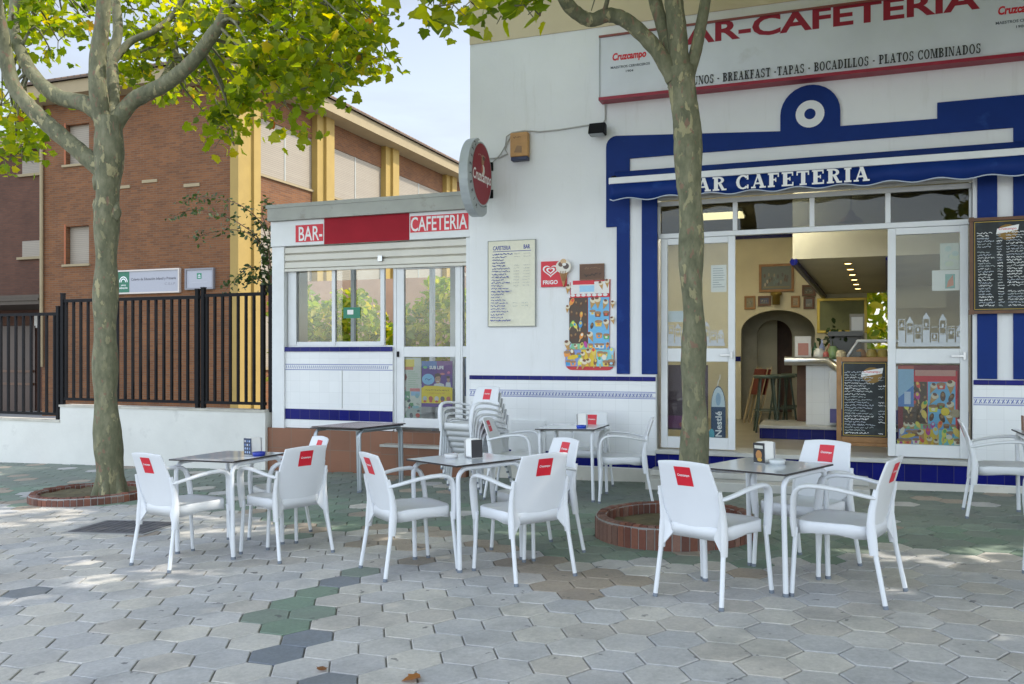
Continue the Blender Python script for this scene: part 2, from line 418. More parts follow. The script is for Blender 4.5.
SERIF_W = {'A': .95, 'B': .82, 'C': .85, 'D': .9, 'E': .78, 'F': .74, 'I': .44, 'K': .9, 'L': .74, 'M': 1.12, 'N': .95, 'O': .92, 'P': .78, 'R': .9, 'S': .72, 'T': .84, 'U': .9, 'Y': .9, '-': .4, ' ': .36}
def serif_glyph(c):
    w = SERIF_W.get(c, .8); T = .27; t = .12; o = []
    def rc(x0, y0, x1, y1): o.append([(x0, y0), (x1, y0), (x1, y1), (x0, y1)])
    def stem(x, y0=0, y1=1, bot=True, top=True, T=T):
        rc(x, y0, x+T, y1)
        if bot: rc(x-.09, y0, x+T+.09, y0+t)
        if top: rc(x-.09, y1-t, x+T+.09, y1)
    def arc(cx, cy, rx, ry, a0, a1, tx, ty, n=12):
        out = []; inn = []
        for i in range(n+1):
            a = R(a0+(a1-a0)*i/n); out.append((cx+rx*math.cos(a), cy+ry*math.sin(a))); inn.append((cx+(rx-tx)*math.cos(a), cy+(ry-ty)*math.sin(a)))
        for i in range(n): o.append([out[i], out[i+1], inn[i+1], inn[i]])
    def diag(x0, y0, x1, y1, T): o.append([(x0, y0), (x0+T, y0), (x1+T, y1), (x1, y1)])
    if c == 'A':
        diag(.1, 0, .42, 1, .1); diag(.66, 0, .36, 1, .23); rc(.24, .28, .68, .28+t); rc(0, 0, .32, t); rc(.56, 0, .98, t)
    elif c == 'B':
        stem(.09); arc(.4, .76, .36, .24, -90, 90, .2, t); arc(.42, .27, .4, .27, -90, 90, .21, t); rc(.3, 1-t, .42, 1); rc(.3, 0, .44, t); rc(.3, .48, .42, .56)
    elif c == 'C':
        arc(.47, .5, .46, .52, 42, 318, .22, t); rc(.72, .66, .84, 1); rc(.74, .02, .84, .3)
    elif c == 'D':
        stem(.09); arc(.4, .5, .48, .5, -90, 90, .22, t); rc(.3, 1-t, .42, 1); rc(.3, 0, .42, t)
    elif c == 'E':
        stem(.09); rc(.3, 1-t, .74, 1); rc(.3, 0, .76, t); rc(.3, .46, .56, .46+t); rc(.66, .72, .74, 1); rc(.68, 0, .76, .28); rc(.5, .38, .57, .64)
    elif c == 'F':
        stem(.09); rc(.3, 1-t, .72, 1); rc(.3, .46, .54, .46+t); rc(.64, .7, .72, 1); rc(.48, .36, .55, .66)
    elif c == 'I': stem(.11)
    elif c == 'K':
        stem(.09); diag(.3, .42, .66, 1, .12); diag(.62, 0, .34, .56, .22); rc(.55, 0, .94, t); rc(.56, 1-t, .88, 1)
    elif c == 'L':
        stem(.09); rc(.3, 0, .74, t); rc(.65, 0, .74, .34)
    elif c == 'M':
        stem(.06, T=.1); stem(.82); diag(.5, 0, .14, 1, .2); diag(.5, 0, .84, 1, .1)
    elif c == 'N':
        stem(.1, T=.1); stem(.76, bot=False, T=.1); diag(.64, 0, .1, 1, .22)
    elif c == 'O':
        arc(.46, .5, .46, .52, 0, 360, .22, t, 22)
    elif c == 'P':
        stem(.09); arc(.4, .72, .38, .28, -90, 90, .2, t); rc(.3, 1-t, .42, 1); rc(.3, .44, .42, .44+t)
    elif c == 'R':
        stem(.09); arc(.4, .74, .37, .26, -90, 90, .2, t); rc(.3, 1-t, .42, 1); rc(.3, .48, .44, .48+t); diag(.62, 0, .38, .5, .22); rc(.6, 0, .94, t)
    elif c == 'S':
        arc(.36, .74, .32, .28, 20, 255, .18, t); arc(.36, .27, .34, .29, -160, 85, .2, t); rc(.58, .68, .67, .98); rc(.02, .02, .11, .34)
    elif c == 'T':
        stem(.31, top=False); rc(.02, 1-t, .82, 1); rc(.02, .7, .1, 1); rc(.74, .7, .82, 1)
    elif c == 'U':
        rc(.1, .28, .32, 1); rc(.01, 1-t, .41, 1); rc(.7, .28, .8, 1); rc(.6, 1-t, .9, 1); arc(.45, .3, .35, .32, 180, 360, .2, t)
    elif c == 'Y':
        rc(.34, 0, .56, .45); rc(.24, 0, .66, t); diag(.34, .4, .06, 1, .22); diag(.44, .4, .72, 1, .1); rc(0, 1-t, .36, 1); rc(.6, 1-t, .9, 1)
    elif c == '-': rc(.04, .36, .36, .5)
    return o
def face_front(X0, Z0, Y):            # panel facing -y with its lower left corner at (X0, Z0)
    return lambda u, v, l: (X0+u, Y-l, Z0+v)

# ------------------------------------------------------------------ ground
g = MB(); g.add([(-500, -300, -500*SLOPE-.03), (500, -300, 500*SLOPE-.03), (500, 600, 500*SLOPE-.03), (-500, 600, -500*SLOPE-.03)], [(0, 1, 2, 3)])
struct(g.build('ground', M_far))
g = MB(); g.add([(-15, -3, -15*SLOPE-.012), (7, -3, 7*SLOPE-.012), (7, 9.8, 7*SLOPE-.012), (-15, 9.8, -15*SLOPE-.012)], [(0, 1, 2, 3)])
struct(g.build('pavement_bed', M_joint))
RING1, RING2 = (-7.55, 7.2, .64), (-1.16, 6.8, .62)
E_ = .15; AP = E_*math.sqrt(3)/2
PALE = [(.50, .495, .485), (.47, .47, .475), (.53, .515, .48), (.48, .46, .43), (.45, .455, .465)]
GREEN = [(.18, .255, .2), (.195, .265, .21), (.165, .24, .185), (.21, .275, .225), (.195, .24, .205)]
BROWN = [(.36, .305, .25), (.33, .285, .235), (.39, .335, .275)]
SLATE = [(.185, .21, .245), (.2, .22, .245)]
trail = [(-2.10, 3.16, 's'), (-2.40, 3.45, 's'), (-2.53, 3.71, 's'), (-2.83, 3.85, 'g'), (-3.05, 4.2, 'g'), (-2.85, 4.08, 'g'), (-3.05, 4.46, 'g'), (-3.03, 4.73, 's'), (-3.03, 4.95, 'g'), (-3.4, 5.75, 'b'), (-2.9, 5.8, 'b'), (-2.75, 5.55, 'b'),
         (-1.62, 5.26, 'b'), (-1.36, 5.28, 'b'), (-1.63, 4.98, 'b'), (-1.35, 5.0, 'b'), (-1.84, 5.4, 'b'), (-1.15, 5.4, 'b'), (-1.4, 5.55, 'b'), (-1.9, 5.8, 'b'), (-3.16, 6.0, 'b'), (-2.96, 6.3, 'b'), (-3.4, 6.05, 'b'), (-3.68, 6.1, 'b'),
         (-2.7, 6.1, 'b'), (-3.2, 6.4, 'b'), (-2.3, 6.0, 'b'), (-2.5, 6.2, 'b'), (-3.7, 6.5, 'b'), (-4.85, 4.11, 's'), (.3, 6.25, 'p'), (-4.1, 5.9, 'g'), (-4.2, 6.2, 'b'), (-2.1, 5.6, 'b'), (-5.4, 5.6, 'b'), (-4.9, 5.3, 'b')]
rnd = random.Random(3)
pv = MB()
cover_c = (-5.82, 5.85)
i0, j0 = -1.39, 3.63
for i in range(-58, 34):
    for j in range(-26, 25):
        cx = i0+i*1.5*E_; cy = j0+(j+(.5 if i % 2 else 0))*2*AP
        if not (-14.5 < cx < 6.5 and -2.5 < cy < 9.62): continue
        if any(math.hypot(cx-q[0], cy-q[1]) < q[2]-.12 for q in (RING1, RING2)): continue
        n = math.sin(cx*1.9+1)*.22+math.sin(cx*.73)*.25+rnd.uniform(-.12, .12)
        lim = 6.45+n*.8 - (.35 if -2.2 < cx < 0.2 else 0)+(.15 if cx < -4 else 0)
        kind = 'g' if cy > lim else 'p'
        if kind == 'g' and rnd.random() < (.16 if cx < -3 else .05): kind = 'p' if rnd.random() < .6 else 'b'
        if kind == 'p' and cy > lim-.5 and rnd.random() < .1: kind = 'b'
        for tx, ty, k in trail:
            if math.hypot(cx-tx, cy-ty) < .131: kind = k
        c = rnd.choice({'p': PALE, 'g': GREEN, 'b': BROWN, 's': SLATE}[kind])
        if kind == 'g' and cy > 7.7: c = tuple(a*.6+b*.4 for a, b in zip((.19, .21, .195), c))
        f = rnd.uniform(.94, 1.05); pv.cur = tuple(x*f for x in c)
        dz = rnd.uniform(-.0018, .0018); ta, tb = rnd.uniform(-.006, .006), rnd.uniform(-.006, .006)
        jit = rnd.uniform(-.08, .08)*.02; r1 = E_-.0035-rnd.uniform(0, .002); r0 = r1-.005
        top = []; mid = []
        for k in range(6):
            a = R(60*k)+jit; x0, y0 = cx+r0*math.cos(a), cy+r0*math.sin(a); x1, y1 = cx+r1*math.cos(a), cy+r1*math.sin(a)
            top.append((x0, y0, gz(x0)+dz+ta*(x0-cx)+tb*(y0-cy))); mid.append((x1, y1, gz(x1)+dz-.004+ta*(x1-cx)+tb*(y1-cy)))
        low = [(p[0], p[1], p[2]-.02) for p in mid]
        pv.add(top+mid+low, [tuple(range(6))]+[(6+k, 6+(k+1) % 6, (k+1) % 6, k) for k in range(6)]+[(12+k, 12+(k+1) % 6, 6+(k+1) % 6, 6+k) for k in range(6)])
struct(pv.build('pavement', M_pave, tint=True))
cv = MB(); cv.box(-.36, .36, -.25, .25, .004, .012); cv.box(-.4, .4, -.29, .29, .001, .006, 1)
for a in range(-4, 5): cv.box(a*.075-.008, a*.075+.008, -.22, .22, .012, .015)
o = cv.build('inspection_cover', [M_cover, M_far]); tag(o, 'dark metal inspection cover set in the paving beside the left tree ring', 'manhole cover'); place(o, -5.82, 5.88, 8)

def tree_ring(cx, cy, rad, hgt, label, seed):
    rr = random.Random(seed)
    t = thing('tree_ring', label, 'tree ring', (cx, cy, gz(cx)), 'brick rings round the plane trees')
    b = MB(); n = 62
    for k in range(n):
        a0 = 2*math.pi*(k+.07)/n; a1 = 2*math.pi*(k+.93)/n; h = hgt+rr.uniform(-.004, .004)
        s = rr.uniform(.75, 1.2); b.cur = tuple(x*s for x in rr.choice([(.17, .06, .04), (.2, .078, .05), (.14, .058, .042), (.2, .11, .085)]))
        ri = rad-.095
        pts = [(ri, a0), (rad-.02, a0), (rad-.02, a1), (ri, a1)]
        prof = [(ri, -.03), (rad, -.03), (rad, h-.03), (rad-.025, h), (ri+.02, h), (ri, h-.02)]
        vs = []
        for a in (a0, a1): vs += [(cx+q[0]*math.cos(a), cy+q[0]*math.sin(a), gz(cx+q[0]*math.cos(a))+q[1]) for q in prof]
        m = len(prof)
        b.add(vs, [tuple(reversed(range(m))), tuple(range(m, 2*m))]+[(q, (q+1) % m, m+(q+1) % m, m+q) for q in range(m)])
    b.build('brick_rim', M_rbrick, t, tint=True)
    mo = MB()
    for k in range(48):
        a0 = 2*math.pi*k/48; a1 = 2*math.pi*(k+1)/48
        q = [(cx+r_*math.cos(a), cy+r_*math.sin(a)) for a in (a0, a1) for r_ in (rad-.09, rad-.006)]
        for z0, z1 in ((-.02, hgt-.012),):
            v = [(p[0], p[1], gz(p[0])+z) for z in (z0, z1) for p in q]
            mo.add(v, [(0, 1, 3, 2), (4, 6, 7, 5), (1, 5, 7, 3), (0, 2, 6, 4)])
    mo.build('mortar', M_far, t)
    so = MB(); n = 40
    vs = [(cx, cy, gz(cx)+hgt*.45)]
    for ring in range(1, 5):
        for k in range(n):
            a = 2*math.pi*k/n; r_ = (rad-.075)*ring/4
            vs.append((cx+r_*math.cos(a), cy+r_*math.sin(a), gz(cx)+hgt*.4+rr.uniform(-.012, .012)))
    fs = [(0, 1+k, 1+(k+1) % n) for k in range(n)]
    for ring in range(3):
        for k in range(n): fs.append((1+ring*n+k, 1+(ring+1)*n+k, 1+(ring+1)*n+(k+1) % n, 1+ring*n+(k+1) % n))
    so.add(vs, fs, 0, True); so.build('soil', M_soil, t)
tree_ring(*RING1, .09, 'low red brick ring around the foot of the left plane tree', 5)
tree_ring(*RING2, .17, 'raised red brick ring around the plane tree behind the tables', 6)

# ------------------------------------------------------------------ cafe building (facade on the plane y = YF)
YF = 9.6
def fx(px, Y=YF): return aty(px, HZ, Y).x
def fz(px, py, Y=YF): return aty(px, py, Y).z
XL = fx(470); XR = 6.5; ZT = 5.16
ox0, ox1, oz = fx(656), fx(973), 3.2
cafe = thing('cafe_building', 'white cafe with cobalt blue trim, tiled dado and a wide glazed entrance', 'cafe', (XL, YF, 0))
b = MB()
b.prism_y([(XL, -.4), (ox0, -.4), (ox0, oz), (ox1, oz), (ox1, -.4), (XR, -.4), (XR, ZT), (XL, ZT)], YF, YF+.28)
b.build('front_wall', M_wall, cafe)
b = MB(); b.box(XL, XR, YF-.012, YF+.28, ZT, 7.6); b.build('upper_wall', M_cream, cafe)
b = MB(); b.box(XL, XL+.25, YF+.281, 17.2, -.4, 7.6); b.box(XR-.25, XR, YF+.281, 17.2, -.4, 7.6)
bwx0, bwx1, bwz0, bwz1 = fx(855, 17), fx(905, 17), fz(880, 360, 17), fz(880, 225, 17)
b.box(XL+.251, bwx0, 17, 17.2, -.4, 7.6); b.box(bwx1, XR-.251, 17, 17.2, -.4, 7.6); b.box(bwx0, bwx1, 17, 17.2, -.4, bwz0); b.box(bwx0, bwx1, 17, 17.2, bwz1, 7.6)
b.build('shell_wall', M_wall, cafe)
b = MB(); b.box(XL+.25, XR-.25, YF+.281, 16.999, 7.35, 7.55); b.build('roof_slab', M_far, cafe)
# blue trim, 18 mm proud of the wall
def pbox(mb, px0, px1, py0, py1, pref, Y, depth, m=0):
    return mb.box(fx(px0, Y), fx(px1, Y), Y-depth, Y, fz(pref, py0, Y), fz(pref, py1, Y), m)
YB = YF-.001
zb_lo = fz(630, 374); z_side = fz(617, 227)
zt_l = fz(640, 134); zb_l = fz(640, 158)               # top band
a0, a1, a2, a3 = fx(606.4), fx(630), fx(642), fx(658)
bl = MB()
rc = .12
pts = [(a0, z_side), (fx(617), z_side), (fx(617), zb_lo), (a1, zb_lo), (a1, zb_l), (fx(1013), zb_l), (fx(1013), zb_lo-.02), (XR, zb_lo-.02), (XR, fz(980, 99)),
       (fx(937), fz(937, 103)), (fx(937), fz(937, 119))]
dcx, dcz = fx(810), fz(810, 114.5); dr = (fx(840)-fx(780))/2; zbt = fz(845, 126)
pts += [(dcx+dr, zbt)]
pts += [(dcx+dr*math.cos(R(a)), dcz+.01+dr*math.sin(R(a))) for a in range(0, 181, 12)]
pts += [(dcx-dr, zbt), (a0+rc, zt_l)]
pts += [(a0+rc-rc*math.sin(R(a)), zt_l-rc+rc*math.cos(R(a))) for a in range(18, 91, 18)]
bl.prism_y(pts, YB-.02, YB)
bl.box(a2, a3-.004, YB-.02, YB, zb_lo, fz(650, 195)); bl.box(fx(977), fx(997), YB-.02, YB, zb_lo-.02, fz(985, 170))
bl.build('blue_trim', M_blue, cafe, .004)
em = MB(); F = Flat(em, lambda u, v, l: (dcx+u, YB-.021-l*4, dcz+v))
F.disc(0, 0, dr*.48, dr*.48, M_wall, 28); F.disc(0, 0, dr*.19, dr*.19, M_blue, 20)
em.build('roundel', F.list, cafe)
# dado of white tiles
zd1 = fz(560, 376)
for (x0, x1) in ((XL, ox0-.002), (ox1+.002, XR)):
    d = MB(); d.box(x0, x1, YF-.012, YF-.0005, -.02, zd1-.05); d.build('tile_dado', M_tile, cafe)
    d = MB(); d.box(x0, x1, YF-.026, YF-.0005, zd1-.049, zd1); d.build('blue_tile_cap', M_tileblue, cafe, .006)
    d = MB(); d.box(x0, x1, YF-.016, YF-.013, .11, .26); d.build('blue_tile_band', M_tileblue, cafe)
    d = MB(); d.box(x0, x1, YF-.03, YF-.0125, -.35, .1); d.build('plinth', M_alud, cafe)
    # patterned border
    d = MB(); zc = fz(560, 394); F = Flat(d, lambda u, v, l, x0=x0: (x0+u, YF-.0125-l, zc+v))
    Bl = flat((.1, .14, .4), .3); L = x1-x0
    F.rect(0, -.04, L, -.033, Bl); F.rect(0, .033, L, .04, Bl); F.rect(0, -.026, L, -.023, Bl); F.rect(0, .023, L, .026, Bl)
    k = 0
    while k*.04 < L-.05:
        u = k*.04; F.poly([(u+.006, -.019), (u+.018, -.019), (u+.036, .019), (u+.024, .019)], Bl); F.disc(u+.01, .012, .005, .006, Bl, 6); F.disc(u+.032, -.012, .005, .006, Bl, 6); k += 1
    d.build('patterned_border', F.list, cafe)
d = MB(); hx0, hx1 = fx(512), fx(546); d.box(hx0, hx1, YF-.03, YF-.0125, fz(530, 452), fz(530, 420)); d.box(hx0+.03, hx1-.03, YF-.034, YF-.03, fz(530, 452)+.03, fz(530, 420)-.03)
d.build('meter_hatch', M_alu, cafe, .004)
# threshold and steps
zth = .33
d = MB(); d.box(ox0+.003, ox1-.003, YF-.06, YF+.5, zth-.045, zth); d.build('threshold', M_marble, cafe, .006)
d = MB(); d.box(ox0+.003, ox1-.003, YF-.02, YF+.26, .1, zth-.046); d.build('blue_tile_riser', M_tileblue, cafe)
d = MB(); d.box(ox0+.003, ox1-.003, YF-.034, YF+.26, -.3, .099); d.build('riser_base', M_alud, cafe)
d = MB(); d.box(fx(655), fx(868), 9.05, YF-.035, -.3, .075); d.box(fx(655), fx(868), 9.28, YF-.035, .0755, .14); d.build('entrance_step', M_marble, cafe, .01)
# entrance frame
YE = YF+.09
ent = MB()
def ebar(mb, x0, x1, z0, z1, y0=YE, y1=YE+.07): mb.box(x0, x1, y0, y1, z0, z1)
zh0, zh1 = fz(700, 237, YE), fz(700, 204, YE)
zl0, zl1 = zh0, zh0+.055
dx = [fx(p, YE) for p in (658, 735, 812, 888, 972)]
ebar(ent, dx[0], dx[4], zh1, zh1+.05); ebar(ent, dx[0], dx[4], zl0, zl1)
for x in dx: ebar(ent, x-.025, x+.025, zl1+.001, zh1-.001)
ent.build('transom_frame', M_alu, cafe, .004)
for i in range(4):
    q = MB(); q.box(dx[i]+.026, dx[i+1]-.026, YE+.03, YE+.036, zl1+.001, zh1-.001); q.build('transom_pane', M_glassd, cafe)
q = MB(); zs0 = zh1+.052; q.box(dx[0], dx[4], YF+.02, YF+.3, zs0+.06, 3.199)
for k in range(2): q.box(dx[0], dx[4], YF+.01+k*.012, YF+.05, zs0+k*.03, zs0+.028+k*.03)
q.build('shutter_box', M_alud, cafe, .006)
for x0, x1 in ((ox0, dx[0]-.026), (dx[4]+.026, ox1)):
    q = MB(); q.box(x0+.001, x1, YF+.05, YF+.15, zth, zs0); q.build('shutter_guide', M_zinc, cafe, .003)
def glazed_door(parent, xa, xb, zb, zt, y, split, name='door_panel'):
    q = MB(); s = .075
    q.box(xa, xa+s, y, y+.05, zb, zt); q.box(xb-s, xb, y, y+.05, zb, zt)
    q.box(xa+s+.0005, xb-s-.0005, y+.001, y+.049, zb, zb+.13); q.box(xa+s+.0005, xb-s-.0005, y+.001, y+.049, zt-.07, zt)
    q.box(xa+s+.0005, xb-s-.0005, y+.001, y+.049, split-.075, split+.075)
    dd = q.build(name, M_alu, parent, .005)
    g1 = MB(); g1.box(xa+s, xb-s, y+.022, y+.028, zb+.13, split-.075); g1.build('glass_pane', M_glass, dd)
    g1 = MB(); g1.box(xa+s, xb-s, y+.022, y+.028, split+.075, zt-.07); g1.build('glass_pane', M_glass, dd)
    h = MB(); h.box(xb-.05, xb-.025, y-.025, y, split-.04, split+.04); h.box(xb-.16, xb-.05, y-.03, y-.018, split-.01, split+.01); h.build('handle', M_steel, dd)
    return dd
zsp = fz(700, 355, YE)
doorL = glazed_door(cafe, dx[0]+.03, dx[1], zth+.01, zl0-.003, YE+.01, zsp)
doorR = glazed_door(cafe, dx[3], dx[4]-.03, zth+.01, zl0-.003, YE+.01, fz(925, 356, YE))

# ------------------------------------------------------------------ inside the cafe
YR = 14.5; rx0, rx1 = -2.6, 3.2; ZC = 3.45
room = MB(); room.box(rx0, rx1, YF+.3, YR+2.4, .1, zth-.002); room.build('room_floor', M_roomf, cafe)
room = MB(); room.box(rx0, rx1, YF+.3, YR, ZC, ZC+.05); room.build('room_ceiling', M_room, cafe)
room = MB(); room.box(rx0-.1, rx0, YF+.3, YR, zth, ZC); room.box(rx1, rx1+.1, YF+.3, YR, zth, ZC)
# back wall with an arch
ax0, ax1 = fx(741, YR), fx(815, YR); acx = (ax0+ax1)/2; ar = (ax1-ax0)/2; azs = fz(778, 310, YR)-ar*.62
arch = [(ax1, zth)]+[(acx+ar*math.cos(R(a)), azs+ar*.62*math.sin(R(a))) for a in range(0, 181, 10)]+[(ax0, zth)]
wx0, wx1, wz0, wz1 = fx(867, YR), fx(892, YR), fz(880, 349, YR), fz(880, 246, YR)
room.prism_y([(rx0, zth)]+list(reversed(arch))+[(wx0, zth), (wx0, ZC), (rx0, ZC)], YR, YR+.12)
room.box(wx0+.001, wx1, YR, YR+.12, zth, wz0); room.box(wx0+.001, wx1, YR, YR+.12, wz1, ZC); room.box(wx1+.001, rx1, YR, YR+.12, zth, ZC)
room.build('room_wall', M_room, cafe)
room = MB(); y2 = YR+.9; bx0, bx1 = fx(757, y2), fx(792, y2); bcx = (bx0+bx1)/2; br = (bx1-bx0)/2; bzs = fz(775, 320, y2)-br
arch2 = [(bx1, zth)]+[(bcx+br*math.cos(R(a)), bzs+br*math.sin(R(a))) for a in range(0, 181, 10)]+[(bx0, zth)]
room.prism_y([(rx0, zth)]+list(reversed(arch2))+[(wx0-.5, zth), (wx0-.5, ZC), (rx0, ZC)], y2, y2+.1)
room.box(rx0, rx0+.05, YR+.121, y2, zth, ZC); room.build('corridor_wall', pm('shaded_plaster', (.4, .38, .29), .8), cafe)  # cream plaster darkened in colour to stand for the corridor's shade
room = MB(); room.box(rx0, wx0-.4, y2+1.2, y2+1.25, zth, ZC); room.box(bx0-.05, bx0+.3, y2+.6, y2+.64, zth, 2.2, 1); room.build('corridor_end', [M_woodd, M_room], cafe)
room = MB(); room.box(rx0+.002, ax0-.002, YR-.012, YR-.001, 1.28, 1.36); room.build('dado_rail', M_tileblue, cafe); room = MB(); room.box(rx0+.002, wx0-.01, YR-.03, YR-.001, 3.28, 3.36); room.build('picture_rail', M_tileblue, cafe)
room = MB(); room.box(rx0, wx0-.5, YR+.121, y2+1.3, ZC, ZC+.05); room.build('corridor_ceiling', M_room, cafe)
# hood over the counter
hd = MB(); hy0 = 11.0
hxa, hxb = fx(792.7, hy0), 2.6; hz0, hz1 = fz(800, 259, hy0), fz(800, 236, hy0)
hyb = YR-.02; hxc = fx(823, hyb); hzb = fz(823, 294, hyb)
v = [(hxa, hy0, hz0), (hxb, hy0, hz0), (hxb, hy0, ZC-.002), (hxa, hy0, ZC-.002), (hxc, hyb, hzb), (hxb, hyb, hzb), (hxb, hyb, ZC-.002), (hxc, hyb, ZC-.002)]
hd.add(v, [(0, 1, 2, 3), (1, 5, 6, 2), (5, 4, 7, 6), (4, 0, 3, 7), (0, 4, 5, 1), (3, 2, 6, 7)])
hood = hd.build('counter_hood', M_room, cafe)
hd = MB()
def lerp3(a, b, t): return tuple(a[i]+(b[i]-a[i])*t for i in range(3))
for fr in (0.004, .36):
    p0 = lerp3(v[0], v[1], fr); p1 = lerp3(v[4], v[5], fr); p0 = (p0[0], p0[1], p0[2]-.03); p1 = (p1[0], p1[1], p1[2]-.03)
    hd.tube([p0, p1], .05, 6)
hd.build('hood_rib', M_tileblue, hood)
hd = MB()
for k in range(6):
    p = lerp3(lerp3(v[0], v[1], .2), lerp3(v[4], v[5], .2), .12+.14*k); hd.lathe([(.0, p[2]-.012), (.05, p[2]-.012), (.06, p[2]+.02)], (p[0], p[1]), 12)
hd.build('spot_ring', pm('brass', (.4, .3, .08), .3, metal=.8), hood)
sm2, nt2, b2_ = nodes_of('lit_spot'); b2_.inputs['Emission Color'].default_value = (1, .7, .25, 1); b2_.inputs['Emission Strength'].default_value = 4
for k in range(6):
    hd = MB(); p = lerp3(lerp3(v[0], v[1], .2), lerp3(v[4], v[5], .2), .12+.14*k); hd.lathe([(0, p[2]-.014), (.035, p[2]-.0135), (.04, p[2]-.0125)], (p[0], p[1]), 12); hd.build('spot_bulb', sm2, hood)
# unseen batten added to light the room, then the light seen through the transom
lm, nt, bb = nodes_of('fill_tube'); bb.inputs['Emission Color'].default_value = (1, .95, .8, 1); bb.inputs['Emission Strength'].default_value = 24; bb.inputs['Base Color'].default_value = (.8, .8, .75, 1)
bt = thing('ceiling_light', 'added, unseen fluorescent batten on the cafe ceiling just inside the entrance', 'ceiling light', (fx(745, 10.5), 10.5, ZC))
q = MB(); lx = fx(745, 10.5); q.box(lx-.65, lx+.65, 10.4, 10.6, ZC-.05, ZC-.003); q.build('housing', M_alu, bt)
for yy in (10.45, 10.55):
    q = MB(); q.tube([(lx-.6, yy, ZC-.075), (lx+.6, yy, ZC-.075)], .018, 10); q.build('tube', lm, bt)
bt2 = thing('ceiling_light', 'dim yellowish ceiling light seen through the left transom behind the trunk', 'ceiling light', (fx(712, 12.6), 12.6, ZC))
q = MB(); lx = fx(712, 12.6); q.box(lx-.45, lx+.45, 12.35, 12.85, ZC-.05, ZC-.003); q.build('housing', M_alu, bt2)
lm2, nt3, b3_ = nodes_of('lit_diffuser'); b3_.inputs['Emission Color'].default_value = (1, .84, .5, 1); b3_.inputs['Emission Strength'].default_value = 5
q = MB(); q.box(lx-.43, lx+.43, 12.37, 12.83, ZC-.08, ZC-.0505); q.build('diffuser', lm2, bt2)
pl = thing('pendant_lamp', 'small dark pendant lamp hanging behind the third transom pane', 'pendant lamp', (fx(851, 10.2), 10.2, fz(851, 222, 10.2)))
q = MB(); xx = fx(851, 10.2); z0 = fz(851, 222, 10.2); q.lathe([(.13, z0), (.12, z0+.02), (.05, z0+.07), (.02, z0+.13), (0, z0+.14)], (xx, 10.2), 18); q.build('lamp_shade', pm('old_copper', (.2, .1, .06), .4, metal=.5), pl)
q = MB(); q.tube([(xx, 10.2, z0+.13), (xx, 10.2, ZC)], .008, 6); q.build('cord', M_black, pl)
# counter
cy0 = 11.6
ctr = thing('bar_counter', 'white tiled bar counter with a rounded steel top and a blue tiled plinth', 'counter', (fx(812, cy0), cy0, zth))
cx0, cx1 = fx(806, cy0), 2.3; cz = fz(800, 361, cy0)
q = MB(); q.box(cx0, cx1, cy0, 12.3, zth+.17, cz-.06); q.build('front', M_tile, ctr)
q = MB(); q.box(fx(797, cy0+.5), cx0-.002, cy0+.5, 12.3, zth+.17, cz-.06); q.build('dark_end', M_woodd, ctr)
q = MB(); q.box(cx0-.55, cx1, cy0-.3, 12.3, zth, zth+.13); q.build('blue_tile_plinth', M_tileblue, ctr)
q = MB(); q.box(cx0-.56, cx1, cy0-.31, 12.3, zth+.1305, zth+.168); q.build('foot_ledge', M_marble, ctr, .005)
q = MB(); xa = fx(785, cy0); q.tube([(xa, cy0-.12, cz), (fx(828, cy0), cy0-.12, cz), (fx(842, cy0-.6), cy0-.5, cz-.12)], .055, 12); q.box(xa, cx1, cy0-.1, 12.35, cz-.03, cz+.02); q.build('top', M_steel, ctr)
q = MB(); xa = fx(829, cy0-.4); q.prism_x([(cy0-.42, cz-.75), (cy0-.004, cz-.75), (cy0-.004, cz-.18), (cy0-.42, cz-.12)], xa, cx1-.3); q.build('chilled_case', M_alu, ctr, .01)
q = MB(); q.box(xa+.01, cx1-.3, cy0-.426, cy0-.421, cz-.75, cz-.58); q.build('case_kick', flat((.12, .11, .3)), ctr)
# things on the counter
t = thing('display_cabinet', 'glass food cabinet with a white frame on the bar counter', 'display cabinet', (fx(860, 11.9), 11.9, cz+.02))
q = MB(); xa, xb = fx(846, 11.8), fx(905, 11.8); za = fz(860, 341, 11.8)
fr = [(xa, 11.75, cz+.03), (xa+.14, 11.75, za), (xb, 11.75, za)]
q.tube(fr, .02, 8); q.tube([(p[0], p[1]+.45, p[2]) for p in fr], .02, 8); q.tube([fr[1], (fr[1][0], fr[1][1]+.45, fr[1][2])], .02, 8); q.box(xa, xb, 11.74, 12.2, cz+.022, cz+.04); q.build('frame', M_alu, t)
q = MB(); q.add([(xa, 11.75, cz+.04), (xb, 11.75, cz+.04), (xb, 11.75, za), (xa+.14, 11.75, za)], [(0, 1, 2, 3)]); q.build('glass_pane', M_glass, t)
rr = random.Random(9)
for k in range(5):
    q = MB(); c = rr.choice([(.5, .05, .04), (.1, .25, .05), (.55, .4, .1), (.4, .2, .08)])
    xx = xa+.18+k*.13; q.lathe([(.0, cz+.16), (.05, cz+.14), (.07, cz+.09), (.06, cz+.05), (.09, cz+.045), (0, cz+.042)], (xx, 11.95), 10); q.build('food_tray', flat(c), t)
